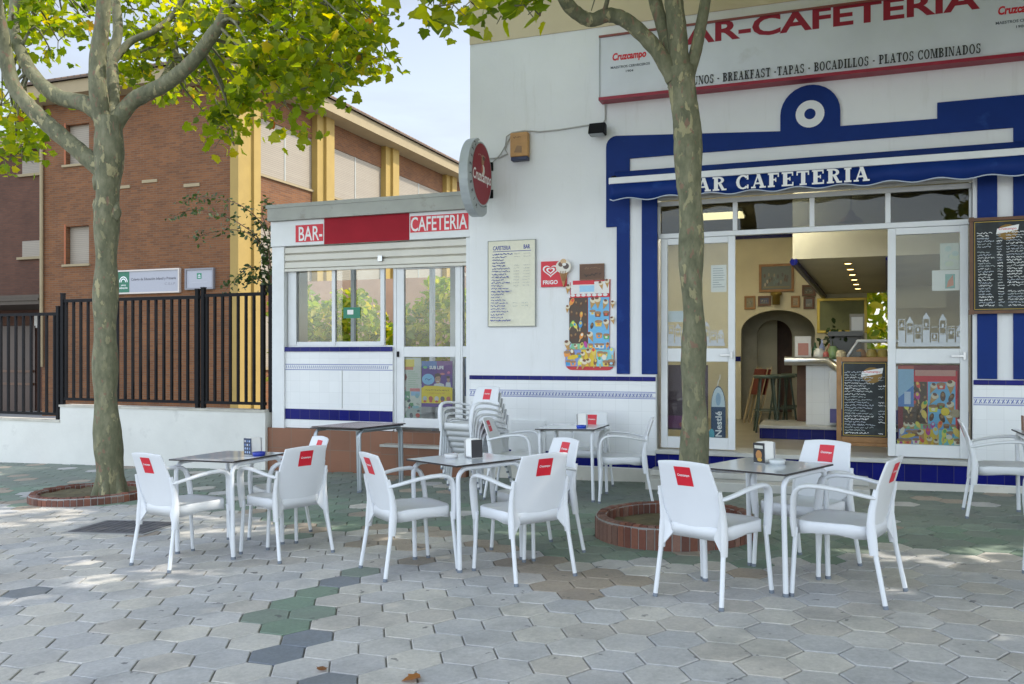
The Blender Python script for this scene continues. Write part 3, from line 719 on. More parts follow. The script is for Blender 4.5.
for k, (px, hgt, c, nm, lb, ct) in enumerate([(803, .3, (.62, .6, .55), 'carton', 'pale carton at the left end of the bar counter', 'carton'), (815, .22, (.1, .2, .1), 'bottle', 'green bottle on the bar counter beside the carton', 'bottle'),
        (822, .26, (.3, .34, .5), 'bottle', 'blue tinted bottle on the bar counter between two others', 'bottle'), (829, .2, (.35, .16, .1), 'bottle', 'short brown bottle on the bar counter near the glass cabinet', 'bottle'), (836, .3, (.05, .05, .04), 'coffee_machine', 'dark coffee machine behind the chalkboard on the bar counter', 'coffee machine')]):
    xx = fx(px, 11.9); z0 = cz+.021
    q = MB()
    if nm == 'carton': q.box(xx-.1, xx+.1, 11.8, 12.0, z0, z0+hgt); q.box(xx-.06, xx+.07, 11.796, 11.799, z0+.05, z0+hgt*.7, 1)
    elif nm == 'bottle': q.lathe([(.035, z0), (.037, z0+hgt*.6), (.014, z0+hgt*.8), (.013, z0+hgt), (0, z0+hgt)], (xx, 11.9), 12)
    else: q.box(xx-.08, xx+.3, 11.85, 12.2, z0, z0+.1); q.box(xx-.08, xx+.3, 12.0, 12.2, z0+.1, z0+hgt); q.box(xx-.1, xx+.32, 11.85, 12.21, z0+hgt, z0+hgt+.06)
    o = q.build(nm, [flat(c, .3), flat((.45, .2, .15))]); tag(o, lb, ct)
for k, (px, w_, h_, c, lb, nm, ct) in enumerate([(819, .07, .14, (.7, .68, .6), 'white mug stack on the bar counter in front of the bottles', 'mug_stack', 'mugs'), (826, .06, .1, (.45, .1, .08), 'small red jar on the bar counter', 'jar', 'jar'), (833, .07, .17, (.2, .3, .12), 'green jar of olives on the bar counter', 'jar', 'jar'), (840, .08, .12, (.6, .5, .3), 'low straw coloured bowl on the bar counter near the glass cabinet', 'bowl', 'bowl')]):
    xx = fx(px, 11.72); z0 = cz+.021; q = MB(); q.lathe([(0, z0), (w_*.8, z0), (w_, z0+h_*.3), (w_*.9, z0+h_*.8), (w_*.6, z0+h_*.9), (w_*.65, z0+h_), (0, z0+h_)], (xx, 11.72), 14); tag(q.build(nm, flat(c, .3)), lb, ct)
q = MB(); xx = fx(857, 12.25); q.box(xx-.09, xx+.09, 12.2, 12.35, cz+.02, cz+.62); q.box(xx-.07, xx+.07, 12.195, 12.199, cz+.4, cz+.58, 1); tag(q.build('menu_stand', [flat((.3, .28, .22)), M_paper]), 'tall stand with a white card behind the food cabinet on the bar counter', 'menu stand')
pp = thing('potted_plant', 'small dark green potted plant on the bar counter', 'potted plant', (fx(838, 12.1), 12.1, cz+.02)); xx = fx(838, 12.1); rr = random.Random(71)
q = MB(); q.lathe([(0, cz+.021), (.06, cz+.021), (.08, cz+.14), (.07, cz+.14), (0, cz+.12)], (xx, 12.1), 14); q.build('pot', flat((.3, .12, .06)), pp)
PLANT = (pp, xx, rr)
def framed(px0, px1, py0, py1, label, frame, inner, seed, cat='framed picture', Y=YR, grp='framed pictures on the back wall of the cafe', photo=True):
    x0, x1 = fx(px0, Y), fx(px1, Y); pm_ = (px0+px1)/2; z1, z0 = fz(pm_, py0, Y), fz(pm_, py1, Y)
    t = thing('framed_picture' if cat == 'framed picture' else cat.replace(' ', '_'), label, cat, (x0, Y, z0), grp)
    q = MB(); w = .03+.02*(x1-x0)
    q.box(x0, x1, Y-.035, Y-.002, z1-w, z1); q.box(x0, x1, Y-.035, Y-.002, z0, z0+w); q.box(x0, x0+w, Y-.034, Y-.003, z0+w, z1-w); q.box(x1-w, x1, Y-.034, Y-.003, z0+w, z1-w)
    q.build('frame', frame, t, .004)
    q = MB(); q.box(x0+w, x1-w, Y-.02, Y-.004, z0+w, z1-w)
    n = 1; mats = [inner]
    if photo:
        rr = random.Random(seed); F = Flat(q, face_front(x0+w, z0+w, Y-.0202)); F.mi(inner); W_, H_ = x1-x0-2*w, z1-z0-2*w
        for k in range(22):
            c = rr.choice([(.25, .24, .18), (.08, .09, .09), (.4, .36, .28), (.14, .2, .2), (.1, .08, .06)])
            u, v_ = rr.uniform(.1, .9)*W_, rr.uniform(.2, .65)*H_; F.disc(u, v_, W_*.035, H_*.09, flat(c), 8)
        F.rect(W_*.05, H_*.06, W_*.95, H_*.14, flat((.2, .19, .12))); mats = F.list
    q.build('picture', mats, t)
framed(759, 794, 264, 292, 'large framed group photograph above the arch inside the cafe', M_wood, flat((.12, .15, .15)), 1)
framed(802, 815.5, 285, 296, 'small dark framed picture to the right below the large photograph', M_woodd, flat((.1, .09, .06)), 2)
framed(744.5, 755.5, 296, 309.5, 'small brown framed picture left above the arch inside the cafe', M_wood, flat((.24, .22, .14)), 3)
framed(758, 771, 296, 306, 'wide blue toned picture above the arch inside the cafe', M_woodd, flat((.07, .09, .16)), 4)
framed(791, 800, 296, 307.5, 'small pale portrait in a thin wooden frame above the arch', M_wood, flat((.38, .3, .18)), 5)
framed(803.5, 814.5, 297, 309, 'small grey portrait nearest the green board above the arch', M_woodd, flat((.18, .2, .2)), 6)
framed(817, 867, 298, 333, 'plain green notice board with a gilt frame behind the bar', pm('gilt', (.5, .36, .05), .35, metal=.4), pm('board_green', (.2, .22, .1), .6), 7, 'notice board', photo=False, grp=None)
q = MB(); xx = fx(776.5, YR); z0 = fz(776, 305, YR); q.lathe([(.0, z0), (.06, z0), (.06, z0+.14), (.09, z0+.16), (.09, z0+.2), (0, z0+.2)], (xx, YR-.1), 12); q.box(xx-.05, xx+.05, YR-.1, YR-.002, z0+.05, z0+.1)
tag(q.build('wall_lamp', pm('old_brass', (.3, .22, .06), .4, metal=.6)), 'brass wall lamp, unlit, above the middle of the arch', 'wall lamp')
# back bar: a shelf of bottles seen through the right door
sh_ = thing('bottle_shelf', 'wall shelf of mixed bottles seen through the upper right door glass', 'shelf', (fx(918, 13.6), 13.6, fz(918, 266, 13.6)))
zs_ = fz(918, 266, 13.6); xs0, xs1 = fx(893, 13.6), fx(948, 13.6)
q = MB(); q.box(xs0, xs1, 13.5, 13.75, zs_-.03, zs_); q.build('board', M_woodd, sh_)
q = MB(); q.box(xs0, xs1, 13.76, 13.79, zs_-.6, ZC-.002); q.build('back_panel', M_room, sh_)
rr = random.Random(17)
for k in range(13):
    xx = xs0+.05+k*(xs1-xs0-.1)/12; hh = rr.uniform(.24, .33); q = MB(); c = rr.choice([(.12, .25, .08), (.3, .16, .04), (.45, .38, .15), (.06, .1, .05), (.4, .3, .1), (.5, .5, .45)])
    q.lathe([(0, zs_+.001), (.036, zs_+.001), (.038, zs_+hh*.6), (.014, zs_+hh*.78), (.013, zs_+hh), (0, zs_+hh)], (xx, 13.6), 10); q.lathe([(.0385, zs_+hh*.2), (.0388, zs_+hh*.5)], (xx, 13.6), 10, 1)
    tag(q.build('bottle', [flat(c, .25), flat(rr.choice([(.6, .55, .4), (.5, .1, .05), (.6, .6, .55), (.1, .2, .35)]))]), 'bottle with a paper label in the row on the shelf behind the right door', 'bottle', 'bottles on the shelf behind the right door')
# stools
def stool(x, y, label, rz):
    t = local_thing('bar_stool', label, 'bar stool', 'bar stools by the counter')
    gm = pm('stool_green', (.06, .09, .07), .4)
    q = MB(); q.lathe([(0, .78), (.17, .78), (.18, .76), (.17, .735), (0, .73)], n=20); q.build('seat', gm, t)
    for k in range(4):
        a = R(45+90*k); q = MB(); q.tube([(.11*math.cos(a), .11*math.sin(a), .73), (.21*math.cos(a), .21*math.sin(a), 0)], .014, 8); q.build('leg', gm, t)
    q = MB(); q.tube([(.165*math.cos(R(a)), .165*math.sin(R(a)), .3) for a in range(0, 361, 15)], .008, 6); q.build('foot_ring', gm, t)
    t.location = (x, y, zth); t.rotation_euler = (0, 0, R(rz))
stool(fx(766, 12.2), 12.25, 'dark green bar stool nearest the door of the cafe', 10)
stool(fx(782, 12.6), 12.75, 'dark green bar stool between the front stool and the counter', 30)
stool(fx(793, 13.2), 13.3, 'dark green bar stool behind the others at the counter end', 0)
for k, px in enumerate((748, 751.5)):
    t = local_thing('folding_chair', ['red wooden folding chair leaning on the wall inside the cafe, in front', 'red wooden folding chair leaning on the wall inside the cafe, behind'][k], 'folding chair', 'folded chairs stacked against the wall')
    q = MB(); q.box(-.2, .2, -.012, .012, .46, .86)
    q.build('seat_panel', pm('red_wood', (.13, .018, .012), .5), t)
    q = MB()
    for sx in (-.19, .19): q.tube([(sx, .02, 0), (sx, .02, .9)], .013, 8)
    for sx in (-.14, .14): q.tube([(sx, -.02, .02), (sx, -.02, .75)], .012, 8)
    q.build('frame', pm('pale_wood', (.45, .36, .2), .5), t)
    t.location = (fx(px, 13.6), 13.6+k*.12, zth); t.rotation_euler = (R(-14), 0, R(-62))
# A-board in the doorway
ab = thing('chalkboard', 'wood framed chalkboard menu standing in the cafe doorway', 'chalkboard', (fx(862, YF+.3), YF+.3, zth))
ya = YF+.32; x0, x1 = fx(836.5, ya), fx(893, ya); z0, z1 = zth, fz(838, 357, ya); q = MB()
zi = fz(860, 437, ya)
q.box(x0, x0+.05, ya, ya+.035, z0, z1); q.box(x1-.05, x1, ya, ya+.035, z0, z1); q.box(x0+.0505, x1-.0505, ya+.001, ya+.034, z1-.05, z1); q.box(x0+.0505, x1-.0505, ya+.001, ya+.034, zi-.06, zi); q.box(x0+.0505, x1-.0505, ya+.01, ya+.03, z0+.08, zi-.0605)
q.build('frame', M_wood, ab, .005)
def board_writing(x0, z0, w, h, y, parent, seed, rows, cols, logo=None, name='board'):
    q = MB(); q.box(x0, x0+w, y+.0006, y+.012, z0, z0+h); F = Flat(q, face_front(x0, z0, y+.0006)); F.mi(M_slate); rr = random.Random(seed)
    chalk = [flat((.5, .52, .52)), flat((.32, .36, .37)), flat((.7, .72, .72)), flat((.36, .4, .45))]
    gold = flat((.45, .3, .03)); F.rect(.012, .012, w-.012, .018, gold); F.rect(.012, h-.018, w-.012, h-.012, gold); F.rect(.012, .018, .018, h-.018, gold); F.rect(w-.018, .018, w-.012, h-.018, gold)
    if logo:
        lx, lz, s = logo
        F.disc(lx, lz-.025*s, .1*s, .085*s, flat((.25, .14, .02)), 14)
        F.poly([(lx-.11*s, lz-.045*s), (lx+.1*s, lz-.005*s), (lx+.11*s, lz+.055*s), (lx-.1*s, lz+.015*s)], M_white)
        F.text('Cruzcampo', lx-.085*s, lz-.008*s, .17*s, .035*s, M_red, .01, .2)
    dz = (h*.84)/rows
    for r_ in range(rows):
        zz = h*.86-r_*dz
        for (c0, c1, pr) in cols:
            if rr.random() > pr: continue
            F.scribble(c0*w, (c0+(c1-c0)*rr.uniform(.6, 1))*w, zz, dz*.66, rr.choice(chalk), rr, .0058)
    return q.build(name, F.list, parent)
board_writing(x0+.055, zi+.002, x1-x0-.11, z1-.052-zi, ya+.002, ab, 4, 23, [(.06, .74, .98), (.8, .95, .6)], (.3, z1-.052-zi-.12, 1.0))
# things behind the left door's glass and the right one
yz = YE+.09
def sheet(px0, px1, py0, py1, Y, m, label, cat, name, extra=None, tilt=0):
    x0, x1 = fx(px0, Y), fx(px1, Y); pr = (px0+px1)/2; z1, z0 = fz(pr, py0, Y), fz(pr, py1, Y); q = MB()
    q.box(x0, x1, Y, Y+.003, z0, z1); F = Flat(q, face_front(x0, z0, Y)); F.mi(m)
    if extra: extra(F, x1-x0, z1-z0)
    o = q.build(name, F.list); tag(o, label, cat); return o
inkg = flat((.3, .32, .34)); 
def typed(F, w, h):
    rr = random.Random(5)
    for k in range(9): F.rect(w*.12, h*(.86-.085*k), w*rr.uniform(.5, .9), h*(.88-.085*k), inkg)
sheet(711, 726.5, 265, 292, yz, M_paper, 'white typed notice taped inside the left door glass', 'notice', 'paper_notice', typed)
def mapart(F, w, h):
    rr = random.Random(8)
    for k in range(9): F.disc(w*rr.uniform(.2, .8), h*rr.uniform(.2, .8), w*.14, h*.1, flat(rr.choice([(.45, .55, .5), (.55, .6, .45), (.4, .5, .52)])), 9)
sheet(940, 964, 243, 269.5, yz, flat((.55, .58, .5)), 'pale green map notice in the right door glass, upper of two', 'notice', 'paper_notice', mapart)
def photoart(F, w, h):
    F.rect(w*.38, h*.1, w*.66, h*.8, flat((.2, .4, .36))); F.poly([(w*.42, h*.15), (w*.62, h*.25), (w*.6, h*.75), (w*.46, h*.45)], flat((.6, .2, .1)))
sheet(932, 967, 270, 290.5, yz-.012, M_paper, 'white notice with a small coloured picture in the right door glass, lower of two', 'notice', 'paper_notice', photoart)
sheet(667, 684, 311, 322, yz, flat((.5, .6, .68)), 'pale blue card taped to the left door glass', 'card', 'paper_card')
# frosted street drawing stuck low on the two upper panes: houses, towers, a bridge
fro = flat((.5, .53, .55), .9)
def skyline(F, w, h):
    rr = random.Random(2); F.rect(0, 0, w, h*.12, fro); n = 8
    for k in range(n):
        u = w*(k+.02)/n; a = h*rr.uniform(.35, .8); ww = w/n*.86; t_ = w*.012
        F.rect(u, h*.12, u+t_, a, fro); F.rect(u+ww-t_, h*.12, u+ww, a, fro); F.rect(u, a, u+ww, a+t_, fro)
        if k % 2: F.poly([(u, a+t_), (u+ww, a+t_), (u+ww/2, min(h, a+h*.2))], fro)
        F.rect(u, h*.12, u+ww, h*.12+(a-h*.12)*rr.uniform(.15, .55), fro); F.disc(u+ww*.5, a*.8, ww*.18, h*.06, fro, 8)
        for r_ in range(3): F.line(u, h*(.2+.18*r_), u+ww, h*(.2+.18*r_)+h*rr.uniform(-.03, .05), t_*.8, fro)
def decal(px0, px1, py0, py1, pr, label):
    Y = YE+.028; x0, x1 = fx(px0, Y), fx(px1, Y); z1, z0 = fz(pr, py0, Y), fz(pr, py1, Y); q = MB(); F = Flat(q, face_front(x0, z0, Y-.008)); skyline(F, x1-x0, z1-z0)
    o = q.build('window_sticker', F.list); tag(o, label, 'window sticker', 'frosted town drawings on the cafe doors')
decal(668, 725, 320, 346, 700, 'frosted white town skyline stuck on the left door glass')
decal(898, 964, 312, 346.5, 930, 'frosted white town skyline stuck on the right door glass')
# ------------------------------------------------------------------ posters and signs on the cafe
C_ = lambda *c: flat(c)
ICE = [(.75, .55, .1), (.7, .08, .05), (.05, .3, .6), (.1, .4, .12), (.8, .75, .6), (.22, .09, .04), (.8, .3, .05), (.5, .05, .3), (.75, .7, .1), (.35, .6, .75)]
def lolly(F, x, y, s, rr, kind):
    c = C_(*rr.choice(ICE)); c2 = C_(*rr.choice(ICE)); a = rr.uniform(-.5, .5)
    if kind == 0:      # ice lolly on a stick
        ux, uy = -math.sin(a), math.cos(a)
        F.line(x-ux*s, y-uy*s, x, y, s*.22, C_(.6, .42, .2)); F.disc(x+ux*s*.35, y+uy*s*.35, s*.38, s*.7, c, 12, a); F.disc(x+ux*s*.6, y+uy*s*.6, s*.24, s*.3, c2, 10, a)
    elif kind == 1:    # cone
        ux, uy = -math.sin(a), math.cos(a); px, py = uy, -ux
        F.poly([(x-ux*s, y-uy*s), (x+px*s*.45+ux*s*.2, y+py*s*.45+uy*s*.2), (x-px*s*.45+ux*s*.2, y-py*s*.45+uy*s*.2)], C_(.5, .28, .08))
        F.disc(x+ux*s*.4, y+uy*s*.4, s*.5, s*.42, C_(.72, .64, .48), 12, a); F.disc(x+ux*s*.6-px*s*.1, y+uy*s*.6-py*s*.1, s*.3, s*.22, C_(.16, .06, .03), 10, a)
    elif kind == 2:    # tub
        F.poly([(x-s*.45, y-s*.5), (x+s*.45, y-s*.5), (x+s*.6, y+s*.2), (x-s*.6, y+s*.2)], c); F.disc(x, y+s*.28, s*.6, s*.25, C_(.35, .2, .1), 12); F.disc(x, y-s*.15, s*.25, s*.2, c2, 10)
    else:              # chocolate bar ice
        F.disc(x, y, s*.3, s*.62, C_(.1, .045, .02), 10, a); F.disc(x, y+s*.2, s*.18, s*.25, C_(.3, .17, .07), 8, a)
def ice_grid(F, x0, y0, x1, y1, nx, ny, s, rr, kinds):
    for i in range(nx):
        for j in range(ny):
            lolly(F, x0+(i+.5+rr.uniform(-.15, .15))*(x1-x0)/nx, y0+(j+.5+rr.uniform(-.15, .15))*(y1-y0)/ny, s*rr.uniform(.85, 1.2), rr, rr.choice(kinds))
def ice_poster_art(F, w, h, rr, y_pan=.42):
    LB = C_(.16, .45, .72); BR = C_(.08, .05, .03); YL = C_(.72, .5, .03); RD = C_(.5, .02, .03); TQ = C_(.2, .55, .6)
    # main panels
    F.rect(w*.08, h*.3, w*.46, h*.8, BR); F.rect(w*.47, h*.3, w*.9, h*.8, LB)
    ice_grid(F, w*.08, h*.31, w*.46, h*.8, 4, 4, w*.1, rr, [3, 3, 0]); ice_grid(F, w*.47, h*.32, w*.9, h*.8, 3, 4, w*.12, rr, [1, 1, 2, 3])
    F.rect(w*.1, h*.235, w*.5, h*.298, C_(.2, .5, .3)); F.rect(w*.51, h*.235, w*.9, h*.298, C_(.1, .35, .65))
    ice_grid(F, w*.05, h*.235, w*.92, h*.3, 8, 1, w*.085, rr, [0, 1, 2])
    # bottom rounded panel
    for (a, b, c) in ((.01, .33, C_(.2, .3, .6)), (.33, .64, YL), (.64, .99, TQ)): F.rect(w*a, h*.05, w*b, h*.232, c)
    ice_grid(F, 0, h*.04, w*.34, h*.23, 3, 2, w*.105, rr, [0, 2]); ice_grid(F, w*.33, h*.04, w*.65, h*.23, 3, 2, w*.105, rr, [0, 1]); ice_grid(F, w*.65, h*.04, w, h*.23, 3, 2, w*.11, rr, [0, 2])
    F.disc(w*.16, h*.15, w*.12, h*.025, YL, 12, .2); F.disc(w*.8, h*.15, w*.05, h*.03, C_(.75, .72, .6), 12)
# die-cut poster on the wall
def rounded(x0, y0, x1, y1, r, n=5):
    o = []
    for (cx, cy, a0) in ((x1-r, y0+r, -90), (x1-r, y1-r, 0), (x0+r, y1-r, 90), (x0+r, y0+r, 180)):
        o += [(cx+r*math.cos(R(a0+90*k/n)), cy+r*math.sin(R(a0+90*k/n))) for k in range(n+1)]
    return o
Yp = YF-.004
px0, pz0 = fx(565.5, Yp), fz(590, 371, Yp); pw = fx(614.5, Yp)-px0; ph = fz(590, 279, Yp)-pz0
q = MB(); rr = random.Random(12)
body = [(p[0], p[1]) for p in rounded(px0, pz0+.01, px0+pw, pz0+ph*.27, .08)]
q.prism_y(body, Yp-.006, Yp-.0005); q.prism_y([(px0+pw*.1, pz0+ph*.24), (px0+pw*.9, pz0+ph*.24), (px0+pw*.92, pz0+ph*.99), (px0+pw*.1, pz0+ph*.97)], Yp-.0055, Yp-.0006)
F = Flat(q, face_front(px0, pz0, Yp-.006)); F.mi(C_(.55, .03, .04))
ice_poster_art(F, pw, ph, rr)
F.rect(pw*.12, ph*.84, pw*.9, ph*.97, C_(.75, .74, .72)); F.rect(pw*.12, ph*.8, pw*.9, ph*.835, M_red); F.rect(pw*.3, ph*.86, pw*.6, ph*.93, C_(.35, .6, .8)); F.rect(pw*.16, ph*.94, pw*.6, ph*.985, M_red)
for k in range(7): F.disc(pw*(.16+.11*k), ph*.825, pw*.05, ph*.016, C_(.75, .74, .72), 8)
for (u, v_, s) in ((.06, .9, .11), (.86, .95, .1), (.74, .93, .1), (.97, .72, .09), (.97, .55, .09), (.05, .68, .09), (.05, .28, .13)): lolly(F, pw*u, ph*v_, pw*s, rr, 1)
o = q.build('ice_cream_poster', F.list); tag(o, 'die-cut ice cream price poster with lollies and cones on the white wall', 'poster')
# ice cream flag with the heart
t = thing('ice_cream_sign', 'red ice cream flag with a white heart and a big cone on the white wall', 'sign', (fx(541.5, Yp), Yp, fz(550, 287, Yp)))
q = MB(); sx0, sz0 = fx(541.5, Yp), fz(550, 287, Yp); sw = fx(567, Yp)-sx0; sh = fz(550, 261.5, Yp)-sz0
q.box(sx0, sx0+sw, Yp-.02, Yp-.0005, sz0, sz0+sh); F = Flat(q, face_front(sx0, sz0, Yp-.02)); F.mi(M_red)
def heart(F, cx, cy, s, m, m2):
    def hp(sc): return [(cx+sc*.078*16*math.sin(a)**3, cy+sc*.062*(13*math.cos(a)-5*math.cos(2*a)-2*math.cos(3*a)-math.cos(4*a))) for a in [2*math.pi*k/36 for k in range(36)]]
    F.poly(hp(s), m); F.poly(hp(s*.8), m2); F.poly(hp(s*.55), m); F.poly(hp(s*.33), m2)
heart(F, sw*.38, sh*.64, sh*.26, M_white, M_red); F.text('FRIGO', sw*.08, sh*.1, sw*.58, sh*.16, M_white, .03)
q.build('flag', F.list, t)
q = MB(); F = Flat(q, face_front(sx0+sw*.9, sz0+sh*.5, Yp-.022)); F.lift = .002
cone = C_(.42, .22, .07)
q.prism_y([(sx0+sw*.9, sz0-.01), (sx0+sw*1.07, sz0+sh*.62), (sx0+sw*.72, sz0+sh*.62)], Yp-.04, Yp-.021)
F.mi(cone)
F.fn = face_front(sx0+sw*.9, sz0+sh*.8, Yp-.041)
F.disc(0, -.01, sw*.3, sh*.27, C_(.74, .7, .62), 16); F.disc(-sw*.1, sh*.06, sw*.1, sh*.1, C_(.16, .08, .05), 10); F.disc(sw*.1, -sh*.02, sw*.12, sh*.12, C_(.1, .07, .06), 10); F.disc(0, sh*.17, sw*.12, sh*.1, C_(.6, .4, .22), 10); F.disc(sw*.03, sh*.05, sw*.08, sh*.06, C_(.8, .78, .74), 8)
for k in range(4): F.line(-sw*.12+k*sw*.07, -sh*.2, -sw*.03+k*sw*.025, -sh*.6, .008, C_(.28, .13, .04))
q.build('cone', F.list, t)
# wooden plaque
q = MB(); x0, x1 = fx(580, Yp), fx(604.5, Yp); z0, z1 = fz(590, 280, Yp), fz(590, 264, Yp); q.box(x0, x1, Yp-.02, Yp-.0005, z0, z1); F = Flat(q, face_front(x0, z0, Yp-.02)); F.mi(M_woodd)
w, h = x1-x0, z1-z0; F.scribble(w*.2, w*.85, h*.72, h*.14, C_(.3, .18, .09), random.Random(4), .004); F.scribble(w*.18, w*.85, h*.32, h*.26, C_(.02, .015, .01), random.Random(6), .008)
F.rect(0, 0, w, .008, C_(.22, .11, .05)); F.rect(0, h-.008, w, h, C_(.22, .11, .05))
tag(q.build('wall_plaque', F.list), 'small dark wooden plaque with carved writing above the ice cream poster', 'plaque')
# price list
t = thing('price_list', 'cream price list board with blue printed lines on the white wall', 'menu board', (fx(489, Yp), Yp, fz(511, 326, Yp)))
x0, x1 = fx(489, Yp), fx(535.5, Yp); z0, z1 = fz(511, 326, Yp), fz(511, 241, Yp); w, h = x1-x0, z1-z0
q = MB(); q.box(x0, x1, Yp-.02, Yp-.0005, z0, z1); F = Flat(q, face_front(x0, z0, Yp-.02)); F.mi(C_(.74, .72, .58))
nb = C_(.03, .05, .28); gy = C_(.42, .42, .4)
F.text('CAFETERIA', w*.1, h*.895, w*.38, h*.05, nb, .02, .2); F.text('BAR', w*.76, h*.9, w*.14, h*.05, nb, .03); F.rect(w*.1, h*.875, w*.92, h*.882, nb)
rr = random.Random(31)
for k in range(24):
    zz = h*(.845-.034*k); big = k in (0, 13, 23)
    F.scribble(w*.09, w*(.3+rr.uniform(0, .2) if not big else .52), zz, h*.019, nb, rr, .009 if big else .0065)
    if k < 12 and rr.random() < .8: F.scribble(w*.56, w*.68, zz, h*.014, gy, rr, .003); F.scribble(w*.76, w*.9, zz, h*.014, gy, rr, .003)
    if 14 < k < 22 and rr.random() < .5: F.scribble(w*.56, w*.66, zz, h*.016, C_(.25, .3, .3), rr, .003); F.scribble(w*.75, w*.88, zz, h*.016, C_(.25, .3, .3), rr, .003)
q.build('board', F.list, t)
q = MB(); ra = C_(.3, .32, .3)
for a, b_, c, d in ((x0-.008, x1+.008, z1, z1+.008), (x0-.008, x1+.008, z0-.008, z0), (x0-.008, x0, z0, z1), (x1, x1+.008, z0, z1)): q.box(a, b_, Yp-.024, Yp-.0005, c, d)
q.build('frame', ra, t)
# wall chalkboard at the right
t = thing('wall_chalkboard', 'large black chalkboard menu with a gilt line hung on the striped wall', 'chalkboard', (fx(972, YF-.06), YF-.06, fz(990, 311)))
yw = YF-.07; x0 = fx(973, yw); x1 = x0+.86; z1, z0 = fz(975, 221, yw), fz(975, 311, yw)
q = MB()
for a, b_, c, d in ((x0-.03, x1+.03, z1-.002, z1+.028), (x0-.03, x1+.03, z0-.028, z0+.002), (x0-.03, x0, z0+.0025, z1-.0025), (x1, x1+.03, z0+.0025, z1-.0025)): q.box(a, b_, yw-.012, yw+.03, c, d)
for xx in (x0-.015, x1+.015):
    for zz in (z0-.013, z1+.013): q.box(xx-.022, xx+.022, yw-.02, yw+.03, zz-.022, zz+.022)
q.build('frame', M_woodd, t)
board_writing(x0, z0, x1-x0, z1-z0, yw, t, 21, 27, [(.04, .21, .95), (.235, .295, .95), (.33, .56, .97), (.62, .92, .95)], (.3, z1-z0-.1, .9))
# alarm box, floodlight, cable
t = thing('alarm_box', 'faded orange alarm box with a dark base high on the white wall', 'alarm box', (fx(520, YF), YF, fz(520, 158)))
x0, x1, z0, z1 = fx(512.5), fx(530), fz(521, 158), fz(521, 134)
q = MB(); q.box(x0, x1, YF-.09, YF-.001, z0, z1); q.build('case', pm('faded_orange', (.5, .27, .1), .55, .15, 6), t, .012)
q = MB(); q.box(x0+.01, x1-.004, YF-.088, YF-.001, z0-.045, z0-.001); q.build('base', pm('navy_plastic', (.012, .02, .07), .4), t, .006)
q = MB(); F = Flat(q, face_front(x0, z0, YF-.091)); F.scribble(.04, .14, z1-z0-.06, .02, C_(.15, .07, .03), random.Random(3), .006); F.poly([(.05, .05), (.15, .04), (.15, .12), (.09, .13)], C_(.3, .17, .08)); q.build('emblem', F.list, t)
t = thing('floodlight', 'black floodlight on a bracket above the left end of the awning', 'floodlight', (fx(597, YF), YF, fz(597, 138)))
x0, x1, z0, z1 = fx(590, YF-.1), fx(606, YF-.1), fz(597, 138), fz(597, 126)
q = MB(); q.prism_x([(YF-.2, z0+.01), (YF-.06, z0-.0), (YF-.06, z1-.01), (YF-.14, z1)], x0, x1); q.build('housing', M_iron, t, .008)
q = MB(); q.box((x0+x1)/2-.03, (x0+x1)/2+.03, YF-.06, YF-.001, z0+.02, z1-.03); q.build('bracket', M_iron, t)
q = MB(); q.add([(x0+.015, YF-.196, z0+.004), (x1-.015, YF-.196, z0+.004), (x1-.015, YF-.07, z0-.004), (x0+.015, YF-.07, z0-.004)], [(3, 2, 1, 0)]); q.build('lens', C_(.4, .42, .42), t)
q = MB(); cz0 = fz(605, 98)
pts = [(fx(605.5), cz0), (fx(605.5), fz(605.5, 120)), (fx(603), fz(603, 124)), (fx(585), fz(585, 126)), (fx(560), fz(560, 130)), (fx(540), fz(540, 132)), (fx(525), fz(525, 131)), (fx(513), fz(513, 133)), (fx(508), fz(508, 142)), (fx(505.5), fz(505.5, 150)), (fx(508), fz(508, 154)), (fx(500), fz(500, 158)), (fx(488), fz(488, 159))]
q.tube([(p[0], YF-.012, p[1]) for p in pts], .009, 6)
pts = [(513, 133), (507, 137), (506, 146), (501, 155), (496, 160), (492, 164)]
q.tube([(fx(a), YF-.02, fz(a, b_)) for a, b_ in pts], .007, 6)
tag(q.build('wall_cable', C_(.42, .42, .4)), 'thin grey cable stapled along the white wall from sign to alarm box', 'cable')
# projecting round sign
sx = fx(486, YF); sp = .62
t = thing('projecting_sign', 'round red double sided sign in a grey case projecting from the wall corner', 'sign', (fx(492), YF, fz(490, 175)))
cxs = fx(492); yc = YF-.36; zc = fz(478, 174.5, yc); rad = .375
cxs = aty(478, 171, yc).x
q = MB(); n = 32
def disc_ring(mb, r, xa, xb, yc_, m=0, n=32, half=False):
    vs = []; 
    for x in (xa, xb): vs += [(x, yc_+r*.82*math.cos(2*math.pi*k/n), zc+r*math.sin(2*math.pi*k/n)) for k in range(n)]
    mb.add(vs, [tuple(reversed(range(n))), tuple(range(n, 2*n))], m); mb.add(vs, [(k, (k+1) % n, n+(k+1) % n, n+k) for k in range(n)], m, True)
